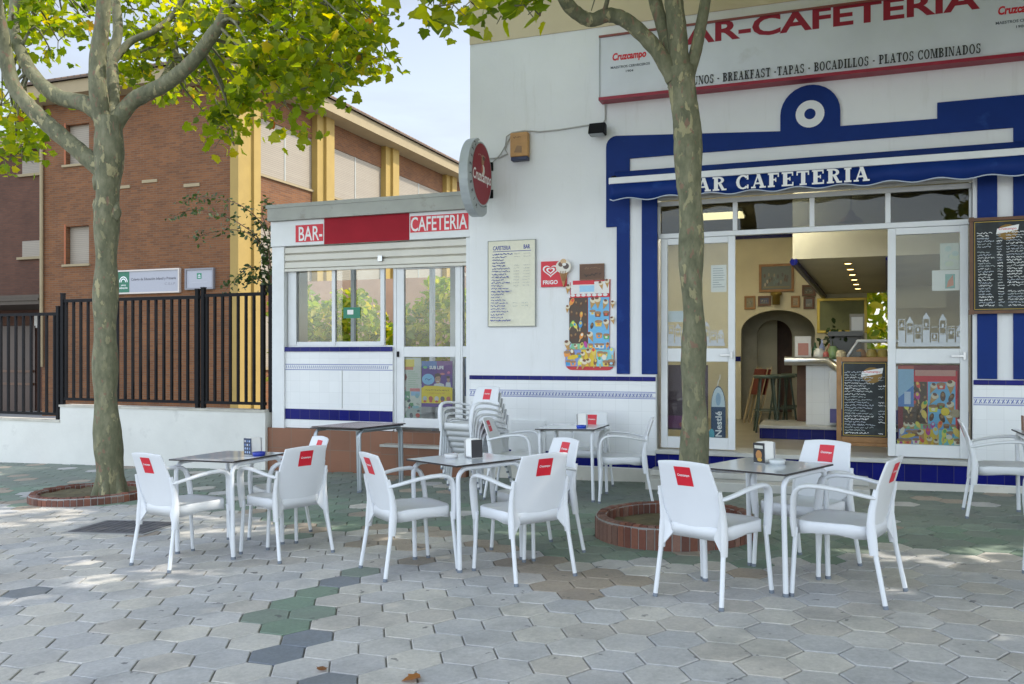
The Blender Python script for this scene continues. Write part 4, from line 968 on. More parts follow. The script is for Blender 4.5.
# outer crescent case: larger disc shifted outward from the wall
vs = []; case = pm('sign_case', (.4, .44, .46), .4, .08, 5)
disc_ring(q, rad, cxs-.05, cxs+.05, yc); q.build('case', case, t, .01)
q = MB(); crs = []
for a in range(100, 301, 10): crs.append((yc+(rad*.82+.012)*math.cos(R(a)), zc+(rad+.012)*math.sin(R(a))))
for a in range(300, 99, -10): crs.append((yc-.055+(rad*.82+.075)*math.cos(R(a)), zc-.05+(rad+.075)*math.sin(R(a))))
q.prism_x(crs, cxs-.055, cxs+.055); q.build('crescent_case', case, t, .004)
q = MB(); F = Flat(q, lambda u, v, l: (cxs+.0555+l, yc+u, zc+v)); F.lift = .001
for k, ch in enumerate('CAFETERIA'):
    a = R(128+14*k); ry, rz_ = rad*.82+.05, rad+.05; cu, cv_ = ry*math.cos(a), rz_*math.sin(a)-.02; vs_, fs_, as_ = text_polys(ch, .03, 0); hh = .055; wd = hh*min(as_, 1.1)*.8
    ca, sa = math.cos(a+math.pi/2), math.sin(a+math.pi/2); F.lift += .00006
    q.add([F.fn(cu+(p[0]-.5)*wd*ca-(p[1]-.5)*hh*sa, cv_+(p[0]-.5)*wd*sa+(p[1]-.5)*hh*ca, F.lift) for p in vs_], up_face(vs_, fs_), F.mi(M_black))
q.build('crescent_lettering', F.list, t)
q = MB(); F = Flat(q, lambda u, v, l: (cxs+.0512+l*2, yc+u, zc+v)); RR = C_(.27, .008, .022)
F.disc(0, 0, (rad-.02)*.82, rad-.02, RR, 32)
F.text('Cruzcampo', -.27, -.13, .55, .17, M_white, .02, .2)
for (a, b_, c, d, col) in ((.02, .16, .05, .09, (.35, .2, .1)), (.03, .05, .06, .08, (.7, .68, .6)), (.05, .19, .045, .03, (.1, .06, .04)), (.0, .06, .03, .06, (.5, .1, .05))): F.disc(a, b_, c*.8, d*.8, C_(*col), 10)
F.scribble(-.12, .1, .21, .03, C_(.5, .3, .25), random.Random(2), .006)
q.build('face', F.list, t)
q = MB()
for zz in (zc+.16, zc-.17): q.box(cxs-.025, cxs+.025, yc+rad*.78, YF-.002, zz-.02, zz+.02); q.box(cxs-.05, cxs+.05, YF-.03, YF-.001, zz-.05, zz+.05)
q.build('bracket', M_iron, t)
# main shop sign
YS = YF-.14
t = thing('shop_sign', 'long white lightbox sign with maroon BAR-CAFETERIA letters above the entrance', 'shop sign', (fx(600, YS), YS, fz(600, 97, YS)))
x0 = fx(600, YS); x1 = 3.35; z0 = fz(600, 98, YS); z1 = fz(600, 38, YS); L = x1-x0; h = z1-z0
q = MB(); q.box(x0, x1, YS, YF-.0005, z0, z1); mlight = pm('sign_panel', (.66, .69, .75), .28, .07, 1.4, dirt=((.56, .57, .6), 2, .6)); q.build('panel', mlight, t)
q = MB(); q.box(x0-.01, x1+.01, YS-.03, YF-.0005, z0-.035, z0-.0005); q.build('lower_rail', M_maroon, t)
q = MB(); q.box(x0-.01, x1+.01, YS-.02, YF-.0005, z1+.0005, z1+.022); q.build('upper_rail', C_(.25, .07, .06), t)
q = MB(); q.box(x0-.01, x0-.0005, YS-.012, YF-.0005, z0, z1)
q.build('edge_strip', C_(.45, .47, .5), t)
q = MB(); F = Flat(q, face_front(x0, z0, YS)); F.lift = .002
ba, bb_ = fx(666, YS)-x0, fx(980, YS)-x0; zb = fz(760, 36.3, YS)-z0; zt = fz(760, 15.5, YS)-z0
F.text('BAR-CAFETERIA', ba, zb, bb_-ba, zt-zb, M_maroon, .028); q.build('lettering', F.list, t)
q = MB(); F = Flat(q, face_front(x0, z0, YS)); F.lift = .002
zb = fz(765, 77.5, YS)-z0; zt = fz(765, 68.6, YS)-z0; ba, bb_ = fx(667.5, YS)-x0, fx(980, YS)-x0
F.serif('DESAYUNOS - BREAKFAST -TAPAS - BOCADILLOS - PLATOS COMBINADOS', ba, zb, bb_-ba, zt-zb, M_black); q.build('small_lettering', F.list, t)
for px, pz in ((612.5, 65), (998, 20)):
    q = MB(); F = Flat(q, face_front(fx(px, YS), fz(px, pz, YS), YS)); F.lift = .002; s = .385
    F.text('Cruzcampo', 0, .02, s, .11, M_red, .04, .15); F.text('MAESTROS CERVECEROS', -.02, -.045, s+.06, .028, C_(.05, .07, .1), .02); F.text('1904', s*.4, -.1, s*.22, .026, C_(.05, .07, .1), .02)
    q.build('logo', F.list, t)
# awning
YA = YF-.3
t = thing('awning', 'retracted cobalt blue awning with white BAR CAFETERIA lettering over the entrance', 'awning', (fx(608, YA), YA, fz(608, 196, YA)))
x0 = fx(609, YA); x1 = fx(1024, YA)+1.0; zb0 = fz(609, 184.5, YA); zb1 = fz(609, 178.5, YA)
q = MB(); q.box(x0, x1, YA-.02, YA+.03, zb0, zb1+.004); q.build('front_bar', M_alu, t, .006)
q = MB(); zr = zb1+.05; q.tube([(x0+.03, YF-.1, zr), (x1, YF-.1, zr)], .06, 14)
q.add([(x0+.02, YA+.02, zb1-.002), (x1, YA+.02, zb1-.002), (x1, YF-.12, zr+.055), (x0+.02, YF-.12, zr+.055)], [(0, 1, 2, 3)]); q.build('fabric_roll', M_blue, t)
q = MB(); n = 130; zv = fz(640, 199, YA); vs = []
for k in range(n+1):
    x = x0+.015+(x1-x0-.015)*k/n; wv = .022*math.cos((x-x0)/.44*2*math.pi); y = YA-.012+.012*math.sin(x*6)
    lo = zv-wv*.7+(.02 if k == 0 else 0)
    vs += [(x, y, zb0-.001), (x, y+.006*math.sin(x*9), lo+.012), (x, y+.006*math.sin(x*9), lo)]
q.add(vs, [f for k in range(n) for f in ((3*k, 3*k+1, 3*k+4, 3*k+3),)], 0, True); q.add(vs, [(3*k+1, 3*k+2, 3*k+5, 3*k+4) for k in range(n)], 1, True)
o = q.build('valance', [M_blue, C_(.45, .5, .6)], t); sm_ = o.modifiers.new('s', 'SOLIDIFY'); sm_.thickness = .003
q = MB(); zt1 = fz(760, 188.5, YA); zt2 = fz(760, 173.5, YA)
F = Flat(q, lambda u, v, l: (x0+u, YA-.028-l, zt1+v)); ba, bb_ = fx(683, YA)-x0, fx(869, YA)-x0
F.serif('BAR CAFETERIA', ba, 0, bb_-ba, (zt2-zt1)*.93, M_white); q.build('lettering', F.list, t)
q = MB()
for xx in (x0+.02, x1-.05): q.box(xx, xx+.05, YA+.03, YF-.021, zb0+.05, zb0+.1); q.box(xx-.02, xx+.07, YF-.06, YF-.021, zb0+.02, zb0+.16)
q.build('arm_bracket', M_iron, t)

# right door poster, left door things
def door_poster():
    Y = YE+.062; x0, x1 = fx(898, Y), fx(962, Y); z1, z0 = fz(930, 365, Y), fz(930, 449, Y); w, h = x1-x0, z1-z0
    q = MB(); q.box(x0, x1, Y, Y+.004, z0, z1); F = Flat(q, face_front(x0, z0, Y)); F.mi(C_(.2, .02, .03)); rr = random.Random(77)
    F.rect(w*.18, 0, w*.93, h*.93, M_red)
    ice_poster_art(F, w, h, rr)
    F.rect(0, h*.5, w*.25, h*.97, C_(.08, .22, .55)); F.poly([(0, h*.6), (w*.25, h*.76), (w*.25, h*.97), (0, h*.97)], C_(.3, .5, .7)); F.rect(w*.1, h*.53, w*.2, h*.68, C_(.5, .6, .75)); F.rect(0, h*.95, w*.25, h*.985, C_(.5, .12, .08))
    F.rect(w*.27, h*.87, w*.9, h*.94, C_(.6, .3, .25)); F.disc(w*.74, h*.45, w*.07, h*.05, C_(.8, .6, .03), 14); F.disc(w*.9, h*.43, w*.09, h*.05, C_(.4, .32, .2), 10)
    tag(q.build('ice_cream_poster', F.list), 'ice cream poster with a blue corner panel behind the right door glass', 'poster')
door_poster()
Y = YE+.14; t = thing('ice_cream_banner', 'blue hanging ice cream banner with a white lolly shape behind the left door glass', 'banner', (fx(717, Y), Y, fz(717, 441, Y)))
x0, x1 = fx(711, Y), fx(725.5, Y); z0, z1 = fz(717, 441, Y), fz(717, 386, Y); w, h = x1-x0, z1-z0
q = MB(); out = [(x0, z0), (x1, z0), (x1, z0+h*.55)]+[(x0+w*.5+w*.5*math.cos(R(a)), z0+h*.6+h*.4*math.sin(R(a))) for a in range(0, 181, 15)]+[(x0, z0+h*.55)]
q.prism_y(out, Y, Y+.02); F = Flat(q, face_front(x0, z0, Y)); F.mi(C_(.015, .05, .12))
F.poly([(w*.5+w*.47*math.cos(R(a)), h*.62+h*.36*math.sin(R(a))) for a in range(0, 181, 15)], C_(.55, .65, .72)); F.disc(w*.5, h*.76, w*.18, h*.12, C_(.3, .45, .6), 12)
vs, fs, asp = text_polys('Nestlé', .02, 0); F.lift += .0001
q.add([F.fn(w*.75-v_[1]*w*.45, h*.08+v_[0]*h*.46, F.lift) for v_ in vs], up_face([(-v_[1], v_[0]) for v_ in vs], fs), F.mi(M_white)); F.disc(w*.04, h*.12, w*.2, h*.1, C_(.1, .4, .5), 12)
q.build('panel', F.list, t)
q = MB(); q.tube([(x0+w*.45, Y+.01, z1), (x0+w*.5, Y+.01, z1+.06), (x0+w*.6, Y+.01, z1+.08), (x0+w*.62, Y+.01, z1+.13)], .006, 6); q.build('hook', M_alu, t)
Y = YE+.2; q = MB(); x0, x1 = fx(668, Y), fx(708, Y); z0, z1 = fz(690, 430, Y), fz(690, 365, Y); q.box(x0, x1, Y, Y+.01, z0, z1); F = Flat(q, face_front(x0, z0, Y)); F.mi(C_(.06, .03, .05)); rr = random.Random(6)
F.rect(0, .02, x1-x0, .16, C_(.16, .04, .14))
for k in range(6): F.disc(rr.uniform(.03, x1-x0-.03), rr.uniform(.05, .5), .03, .03, C_(*rr.choice([(.25, .06, .2), (.1, .05, .1), (.4, .3, .4), (.3, .08, .08)])), 8)
tag(q.build('purple_poster', F.list), 'dark purple poster low behind the left door glass, beside the trunk', 'poster')
# ------------------------------------------------------------------ kiosk annex left of the cafe
YK = 9.68
kx0, kx1 = fx(272, YK), XL-.012
zk = fz(275, 207, YK); base_z = gz(kx0)
def kfx(p): return fx(p, YK)
def kfz(p, q_): return fz(p, q_, YK)
kio = thing('kiosk_annex', 'low white kiosk annex with a half open shutter and red BAR CAFETERIA strips', 'kiosk', (kx0, YK, base_z))
zf0 = kfz(276, 247); zf1 = kfz(276, 222)
q = MB(); q.box(kx0, kx1, YK-.03, YK+.1, zf0, zf1); q.build('fascia', M_alu, kio, .004)
q = MB(); q.box(kx0-.01, kx1, YK-.09, YK+.1, zf1+.001, kfz(276, 208)); q.box(kx0-.03, kx1, YK-.1, YK-.02, kfz(276, 209.5), kfz(276, 206)); 
for k in range(14): q.tube([(kx0+.12+k*.2, YK-.093, zf1+.018), (kx0+.12+k*.2, YK-.082, zf1+.018)], .011, 6)
q.build('roof_edge', M_zinc, kio)
q = MB(); q.box(kx0-.02, kx1, YK+.101, 13.1, zf1, zf1+.08); q.build('roof_slab', M_zinc, kio)
# letters
x0 = kfx(297); x1 = kfx(324.5)
q = MB(); q.box(x0, x1, YK-.034, YK-.0305, kfz(310, 242), kfz(310, 225)); F = Flat(q, face_front(x0, kfz(310, 242), YK-.034)); F.mi(M_red)
w, h = x1-x0, kfz(310, 225)-kfz(310, 242); F.text('BAR-', w*.12, h*.06, w*.85, h*.84, M_white, .012); q.build('left_letter_strip', F.list, kio)
q = MB(); q.box(kfx(325.5), kfx(410.5), YK-.033, YK-.0305, kfz(368, 242.5), kfz(368, 215.5)); q.build('red_panel', M_maroon if False else pm('faded_red', (.33, .012, .025), .65, .1, 3, spec=.2), kio)
x0 = kfx(411.5); x1 = kfx(469.5); q = MB(); q.box(x0, x1, YK-.034, YK-.0305, kfz(440, 231.5), kfz(440, 215)); F = Flat(q, face_front(x0, kfz(440, 231.5), YK-.034)); F.mi(M_red)
w, h = x1-x0, kfz(440, 215)-kfz(440, 231.5); F.text('CAFETERIA', w*.01, h*.06, w*.97, h*.88, M_white, .012); q.build('right_letter_strip', F.list, kio)
# posts and shutter
q = MB(); q.box(kx0, kfx(284), YK, YK+.1, base_z-.2, zf0-.001); q.build('post', M_alu, kio, .004)
q = MB(); q.box(kfx(466), kx1, YK, YK+.1, base_z-.1, zf0-.001); q.build('post', M_alu, kio, .004)
sa, sb = kfx(284)+.001, kfx(466)-.001; zs1 = zf0-.004; zs0 = kfz(285, 269)
# shutter hangs slightly skewed: lower at the left
q = MB(); n = 3
zl = [zs1+(zs0-zs1)*k/n for k in range(n+1)]; zr_ = [zs1+(kfz(464, 262.5)-zs1)*k/n for k in range(n+1)]
for k in range(n):
    vs = []
    for (x, z) in ((sa, zl), (sb, zr_)):
        a, b_ = z[k], z[k+1]; vs += [(x, YK+.05, a), (x, YK+.015, a-(a-b_)*.16), (x, YK+.012, b_+(a-b_)*.12), (x, YK+.05, b_)]
    q.add(vs, [(0, 1, 5, 4), (1, 2, 6, 5), (2, 3, 7, 6)], 0)
q.add([(sa, YK+.01, zl[-1]), (sb, YK+.01, zr_[-1]), (sb, YK+.06, zr_[-1]), (sa, YK+.06, zl[-1]), (sa, YK+.01, zl[-1]-.035), (sb, YK+.01, zr_[-1]-.035), (sb, YK+.06, zr_[-1]-.035), (sa, YK+.06, zl[-1]-.035)], [(0, 4, 5, 1), (4, 7, 6, 5), (7, 3, 2, 6), (0, 1, 2, 3), (1, 5, 6, 2), (0, 3, 7, 4)])
sh = q.build('roller_shutter', pm('cream_shutter', (.66, .64, .57), .5, .05, 2, dirt=((.36, .33, .27), 5, .68)), kio)
q = MB(); xl = kfx(380.5); zz = zs0+.03; q.box(xl-.03, xl+.03, YK-.02, YK+.012, zz+.02, zz+.09); q.build('lock', M_steel, sh)
# sliding window
wx = [kfx(p) for p in (285, 293, 329, 333, 378, 382, 391.5)]; wz0, wz1 = kfz(300, 345.5), zs0+.02
q = MB(); yw0, yw1 = YK+.07, YK+.13
q.box(wx[0], wx[1], yw0, yw1, wz0, wz1); q.box(wx[0], kfx(391.5), yw0+.001, yw1, wz0-.05, wz0-.0005)
q.box(wx[2], wx[3]-.01, yw0-.005, yw1-.02, wz0, wz1+.1); q.box(wx[4], wx[5], yw0-.01, yw1-.03, wz0, wz1+.1); q.box(wx[1]+.0005, wx[4]-.0005, yw0+.01, yw1-.02, wz0, wz0+.05)
q.build('window_frame', M_alu, kio, .003)
for a, b_, c in ((wx[1], wx[2], 0), (wx[3]-.01, wx[4], .01)):
    q = MB(); q.box(a, b_, yw0+.03-c, yw0+.036-c, wz0+.05, wz1+.12); q.build('window_pane', M_glassk, kio)
q = MB(); zz = kfz(355, 316); q.box(kfx(340), kfx(357), yw0+.012, yw0+.016, kfz(348, 318), kfz(348, 307)); F = Flat(q, face_front(kfx(340), kfz(348, 318), yw0+.012)); F.mi(C_(.02, .2, .12)); F.rect(.06, .05, .15, .11, M_paper)
q.build('green_sticker', F.list, kio)
# door
dxa, dxb = kfx(394), kfx(458.5); dz0 = base_z+.3; dz1 = zs0+.1
q = MB(); q.box(kfx(391.5)+.001, dxa, YK+.06, YK+.14, base_z-.1, dz1); q.build('door_jamb', M_alu, kio, .003)
def kdoor():
    s1, s2 = kfx(401.5)-dxa, dxb-kfx(453); y = YK+.065; split0, split1 = kfz(427, 357), kfz(427, 346.5); zb = kfz(427, 428.5); zpl = kfz(427, 419)
    q = MB(); q.box(dxa+.001, dxa+s1, y, y+.05, zb, dz1); q.box(dxb-s2, dxb, y, y+.05, zb, dz1)
    a, b_ = dxa+s1+.0005, dxb-s2-.0005
    q.box(a, b_, y+.001, y+.049, zb, zpl); q.box(a, b_, y+.001, y+.049, split0, split1); q.box(a, b_, y+.001, y+.049, kfz(427, 268), dz1)
    d = q.build('door_panel', M_alu, kio, .004)
    for z0, z1 in ((zpl, split0), (split1, kfz(427, 268))):
        g = MB(); g.box(a, b_, y+.024, y+.03, z0, z1); g.build('glass_pane', M_glassk, d)
    h = MB(); h.box(dxa+.015, dxa+.04, y-.02, y, split0-.0, split0+.07); h.build('handle', M_iron, d)
    return a, b_, zpl, split0, y
ka, kb, kz0, kz1, ky = kdoor()
q = MB(); q.box(dxb+.004, kfx(460.5), YK+.062, YK+.13, base_z, dz1); q.box(kfx(460.5), kx1-.001, YK+.07, YK+.12, kfz(463, 357), kfz(463, 346)); q.build('side_frame', M_alu, kio, .003)
q = MB(); q.box(kfx(460.5), kfx(466), YK+.09, YK+.095, kfz(463, 346), dz1); q.box(kfx(460.5), kfx(466), YK+.09, YK+.095, kfz(463, 420), kfz(463, 357)); q.build('side_pane', M_glassk, kio)
# tiled panel and plinth under the window
pa, pb = kfx(284)+.001, kfx(391.5)
q = MB(); q.box(pa, pb, YK+.03, YK+.15, kfz(300, 428), wz0-.052); q.build('tile_panel', M_tile, kio)
def kband(z0, z1, m, nm, pr=.005):
    q = MB(); q.box(pa, pb, YK+.0295-pr, YK+.0295, z0, z1); q.build(nm, m, kio)
kband(kfz(300, 351.5), kfz(300, 347), M_tileblue, 'blue_tile_cap', .02); kband(kfz(300, 419.5), kfz(300, 409), M_tileblue, 'blue_tile_band')
q = MB(); F = Flat(q, lambda u, v, l: (pa+u, YK+.0295-l, kfz(300, 367)+v)); L = pb-pa; Bl = flat((.16, .2, .42), .3)
F.rect(0, -.04, L, -.03, Bl); F.rect(0, .03, L, .04, Bl)
for k in range(int(L/.03)-1): F.poly([(k*.03+.006, -.02), (k*.03+.016, -.02), (k*.03+.028, .02), (k*.03+.018, .02)], Bl)
q.build('patterned_border', F.list, kio)
q = MB(); xm = kfx(341); q.box(xm-.004, xm+.004, YK+.026, YK+.0295, kfz(340, 408.5), kfz(340, 370)); q.build('panel_seam', M_zinc, kio)
q = MB(); q.box(kx0-.06, kx1-.001, YK-.012, YK+.3, base_z-.4, kfz(300, 428.5)); q.build('brick_plinth', M_brickp, kio)
q = MB(); q.box(kfx(388), kx1-.002, YK-.18, YK-.0125, base_z-.3, kfz(430, 447)); q.build('brick_step', M_brickp, kio)
q = MB(); q.box(kfx(388)-.01, kx1-.002, YK-.2, YK-.0125, kfz(430, 447)+.0005, kfz(430, 447)+.03); q.build('step_edge', M_marble, kio)
# inside of the kiosk: floor, left wall, slim back frame with open glazing
q = MB(); q.box(kx0+.05, kx1-.01, YK+.301, 13.0, base_z-.3, base_z+.3); q.build('inner_floor', M_roomf, kio)
q = MB(); q.box(kx0, kx0+.06, YK+.101, YK+.75, base_z-.3, zf1-.001); q.box(kx0, kx0+.06, YK+.7505, 13.0, base_z-.3, base_z+1.0); q.build('side_wall', M_cream, kio)
q = MB()
q.box(kx0+.061, kx1-.01, 12.9, 13.0, base_z+.3, base_z+1.05)
for k in range(5): xx = kx0+.1+k*.68; q.box(xx, xx+.06, 12.9, 13.0, base_z+1.05, zf1-.002)
q.box(kx0+.061, kx1-.01, 12.88, 12.9, zf1-.28, zf1-.002); q.box(kx0+.3, kx0+.36, 11.2, 11.26, base_z+.3, zf1-.002); q.box(kx0+1.75, kx0+1.83, 11.6, 11.68, base_z+.3, zf1-.002); q.box(kx0+.061, kx1-.01, 11.6, 11.66, zf1-.3, zf1-.2)
q.build('back_frame', M_alu, kio)
for k in range(3):
    q = MB(); xx = kx0+1.2+k*.35; q.lathe([(.17, base_z+.3), (.17, base_z+.34), (.03, base_z+.36), (.03, base_z+1.0), (.3, base_z+1.02), (.3, base_z+1.05), (0, base_z+1.05)], (xx, 10.9+k*.55), 16)
    tag(q.build('kiosk_table', M_plastic), ['white round pedestal table behind the kiosk window, nearest the glass', 'white round pedestal table in the middle of the kiosk', 'white round pedestal table at the back of the kiosk'][k], 'table', 'tables inside the kiosk')
# posters in the kiosk door
def kposter(px0, px1, py0, py1, dy, label, art, base):
    Y = ky+.034+dy; x0, x1 = fx(px0, Y), fx(px1, Y); z1, z0 = fz((px0+px1)/2, py0, Y), fz((px0+px1)/2, py1, Y); q = MB(); q.box(x0, x1, Y, Y+.004, z0, z1); F = Flat(q, face_front(x0, z0, Y)); F.mi(base)
    art(F, x1-x0, z1-z0); tag(q.build('event_poster', F.list), label, 'poster')
def art1(F, w, h):
    rr = random.Random(14)
    F.rect(w*.04, h*.85, w*.7, h*.97, C_(.75, .6, .08)); F.rect(w*.1, h*.8, w*.65, h*.85, C_(.65, .25, .15))
    for k in range(10): F.rect(w*.42, h*(.76-.035*k), w*rr.uniform(.7, .95), h*(.775-.035*k), C_(.45, .55, .42))
    F.disc(w*.16, h*.68, w*.2, h*.08, C_(.25, .05, .03), 12); F.disc(w*.12, h*.6, w*.14, h*.08, C_(.6, .42, .32), 12); F.rect(0, h*.47, w*.3, h*.52, C_(.6, .1, .08)); F.rect(w*.5, h*.45, w*.95, h*.5, C_(.65, .2, .2))
    F.rect(w*.55, h*.38, w*.95, h*.45, C_(.3, .5, .7)); F.rect(0, h*.3, w*.5, h*.45, C_(.15, .35, .2)); F.rect(0, h*.02, w, h*.2, C_(.35, .42, .4))
    for k in range(26): F.disc(rr.uniform(.05, .95)*w, rr.uniform(.05, .45)*h, w*rr.uniform(.03, .1), h*rr.uniform(.015, .05), C_(*rr.choice([(.1, .3, .12), (.55, .12, .1), (.65, .65, .6), (.08, .1, .12), (.25, .45, .5), (.4, .42, .35)])), 8, rr.uniform(0, 3))
kposter(399, 421, 357.5, 419, .002, 'pale poster with a yellow heading at the left of the kiosk door', art1, C_(.6, .63, .56))
def art2(F, w, h):
    rr = random.Random(15)
    F.rect(0, h*.85, w*.5, h, C_(.06, .16, .42)); F.rect(w*.5, h*.7, w, h, C_(.16, .05, .24)); F.disc(w*.12, h*.86, w*.07, h*.03, C_(.2, .55, .25), 10)
    F.text('SUB LIFE', w*.26, h*.82, w*.46, h*.075, M_white, .04)
    F.disc(w*.22, h*.6, w*.2, h*.12, C_(.22, .5, .75), 18); F.scribble(w*.12, w*.33, h*.59, h*.06, C_(.05, .12, .3), rr, .008)
    # head and shoulders of a smiling man
    F.poly([(w*.36, h*.4), (w*.78, h*.4), (w*.72, h*.5), (w*.58, h*.53), (w*.42, h*.5)], C_(.62, .62, .6)); F.disc(w*.53, h*.6, w*.09, h*.09, C_(.45, .27, .18), 14); F.poly([(w*.43, h*.62), (w*.44, h*.72), (w*.55, h*.74), (w*.64, h*.7), (w*.63, h*.63), (w*.58, h*.67), (w*.48, h*.66)], C_(.07, .04, .03))
    F.rect(w*.49, h*.55, w*.57, h*.565, C_(.75, .72, .7)); F.disc(w*.5, h*.615, w*.012, h*.008, M_black, 6); F.disc(w*.57, h*.615, w*.012, h*.008, M_black, 6)
    F.disc(w*.87, h*.6, w*.05, h*.06, C_(.4, .24, .18), 10); F.poly([(w*.76, h*.4), (w*.96, h*.4), (w*.93, h*.54), (w*.8, h*.54)], C_(.6, .62, .64)); F.disc(w*.86, h*.65, w*.06, h*.03, C_(.06, .04, .03), 10)
    F.disc(w*.68, h*.72, w*.08, h*.025, C_(.6, .2, .2), 10); F.disc(w*.88, h*.75, w*.05, h*.03, C_(.6, .15, .3), 10)
    F.rect(0, h*.08, w, h*.42, C_(.78, .6, .02)); F.poly([(w*.02, h*.4), (w*.1, h*.46), (w*.5, h*.46), (w*.98, h*.43), (w*.98, h*.38), (w*.02, h*.38)], C_(.78, .6, .02))
    F.scribble(w*.12, w*.88, h*.365, h*.03, C_(.3, .16, .02), rr, .006); F.scribble(w*.25, w*.75, h*.3, h*.025, C_(.6, .3, .05), rr, .005)
    for k in range(5): F.disc(w*(.12+.19*k), h*.18, w*.07, h*.055, C_(*[(.45, .5, .5), (.5, .1, .05), (.62, .6, .55), (.12, .1, .12), (.5, .15, .1)][k]), 12); F.disc(w*(.12+.19*k), h*.12, w*.05, h*.025, C_(.55, .1, .04), 8)
kposter(421.5, 452.5, 361, 407, .006, 'purple and yellow show poster at the right of the kiosk door', art2, C_(.11, .05, .26))
def art3(F, w, h):
    F.rect(0, h*.5, w, h, C_(.3, .42, .6)); F.rect(0, 0, w, h*.5, C_(.05, .09, .25)); F.disc(w*.5, h*.55, w*.4, h*.12, C_(.4, .3, .3), 10)
kposter(460.8, 466, 358, 396, .05, 'narrow blue poster in the slim side pane of the kiosk', art3, C_(.1, .15, .3))

# ------------------------------------------------------------------ boundary wall and fence
YW = 9.62
wxl = fx(-60, YW); wxs = fx(60, YW); wxr = kx0-.065
zw_r = fz(200, 408.5, YW); zw_l = fz(40, 419.5, YW)
q = MB(); q.box(wxl-3, wxs, YW, YW+.22, -.8, zw_l-.03); q.box(wxs+.0005, wxr, YW, YW+.22, -.8, zw_r-.03)
wall = tag(q.build('boundary_wall', pm('chipped_white_paint', (.68, .68, .64), .85, .06, 1.5, bmp=.3, bscale=25, dirt=((.5, .5, .47), 1.6, .6))), 'low white painted boundary wall under the black railings', 'wall')
q = MB(); q.box(wxl-3, wxs, YW-.015, YW+.235, zw_l-.0295, zw_l); q.box(wxs-.012, wxr, YW-.015, YW+.235, zw_r-.0295, zw_r); q.build('coping', pm('old_coping', (.5, .48, .42), .85, .2, 3), wall)
def fence(xa, xb, zb, zt, label, posts, nbar):
    t = thing('iron_fence', label, 'fence', (xa, YW+.11, zb), 'black iron railings on the boundary wall')
    y = YW+.11
    for p in posts:
        q = MB(); q.box(p-.026, p+.026, y-.026, y+.026, zb-.03, zt+.08); q.box(p-.03, p+.03, y-.03, y+.03, zt+.0805, zt+.095)
        q.build('post', M_iron, t)
    for (z0, z1) in ((zt-.045, zt), (zb+.06, zb+.1)):
        q = MB(); q.box(xa, xb, y-.018, y+.018, z0, z1); q.build('rail', M_iron, t)
    for k in range(nbar):
        x = xa+(k+.5)*(xb-xa)/nbar; q = MB(); q.box(x-.016, x+.016, y-.016, y+.016, zb+.1005, zt-.0455); q.build('bar', M_iron, t)
zfr = fz(200, 295.5, YW+.11); zfl = fz(30, 313, YW+.11)
p1, p2, p3 = fx(63, YW+.11), fx(200, YW+.11), fx(263, YW+.11)
fence(p1, p2, zw_r, zfr, 'long black railing panel behind the left tree trunk', [p1, p2-.04], 18)
fence(p2+.06, p3+.05, zw_r, zfr+.02, 'short black railing panel beside the kiosk', [p2+.06, p3, p3+.13], 8)
fence(fx(-60, YW+.11), p1-.09, zw_l, zfl, 'lower black railing panel at the far left in front of the dark doorway', [p1-.09], 16)

# ------------------------------------------------------------------ brick school behind
YB2 = 20.0; XB = -15.7
sch = thing('brick_school', 'large brown brick school with ochre columns and beige roller blinds', 'school', (XB, YB2, gz(XB)))
xbl = aty(42, 300, YB2).x; zr0 = 9.15
ww = []
for (pa_, pb_, qa, qb) in ((66, 89, 124, 164), (66, 89, 226, 264)):
    ww.append((aty(pa_, 0, YB2).x, aty(pb_, 0, YB2).x, aty((pa_+pb_)/2, qb, YB2).z, aty((pa_+pb_)/2, qa, YB2).z))
# front wall as strips round the two windows
q = MB(); xa, xb = ww[0][0], ww[0][1]; yb = YB2+.35
q.box(xbl, xa, YB2, yb, -1, zr0); q.box(xb, XB, YB2, yb, -1, zr0)
zz = [-1, ww[1][2], ww[1][3], ww[0][2], ww[0][3], zr0]
for k in (0, 2, 4): q.box(xa+.0005, xb-.0005, YB2+.0005, yb, zz[k], zz[k+1])
# long side wall: brick bands between window strips
YEND = 46
q2 = q; bands = [(-1, 1.0), (2.55, 3.55), (5.15, 6.7), (8.35, zr0)]
for z0, z1 in bands: q.box(XB-.35, XB-.0, yb+.0005, YEND, z0, z1)
q.box(xbl, xbl+.3, yb+.0005, YEND, -1, zr0)
q.build('brick_wall', M_bench, sch)
for x0, x1, z0, z1 in ww:
    q = MB(); q.box(x0, x1, YB2+.16, YB2+.2, z0, z1); wn_ = q.build('window', M_shut, sch)
    q = MB(); q.box(x0-.12, x1+.06, YB2-.06, YB2+.15, z0-.07, z0-.002); q.build('sill', M_soffit, wn_)
    q = MB(); q.box(x0-.07, x0-.001, YB2-.012, YB2+.16, z0, z1+.07); q.build('lining', pm('rust_lining', (.3, .09, .03), .7), wn_)
cols = [YB2+.25, 24.35, 28.9, 34.3, 39]
for k, y in enumerate(cols):
    q = MB(); q.box(XB-.16 if k == 0 else XB-.02, XB+.12 if k == 0 else XB+.3, y-.24-(.12 if k == 0 else 0), y+.24, -1, zr0-.002); q.box(XB-.02, XB+.2, y-.62, y-.2405, -1, zr0-.003) if k else q.box(XB-.02, XB+.2, y+.2405, y+.55, -1, zr0-.003); q.build('column', M_yellow, sch)
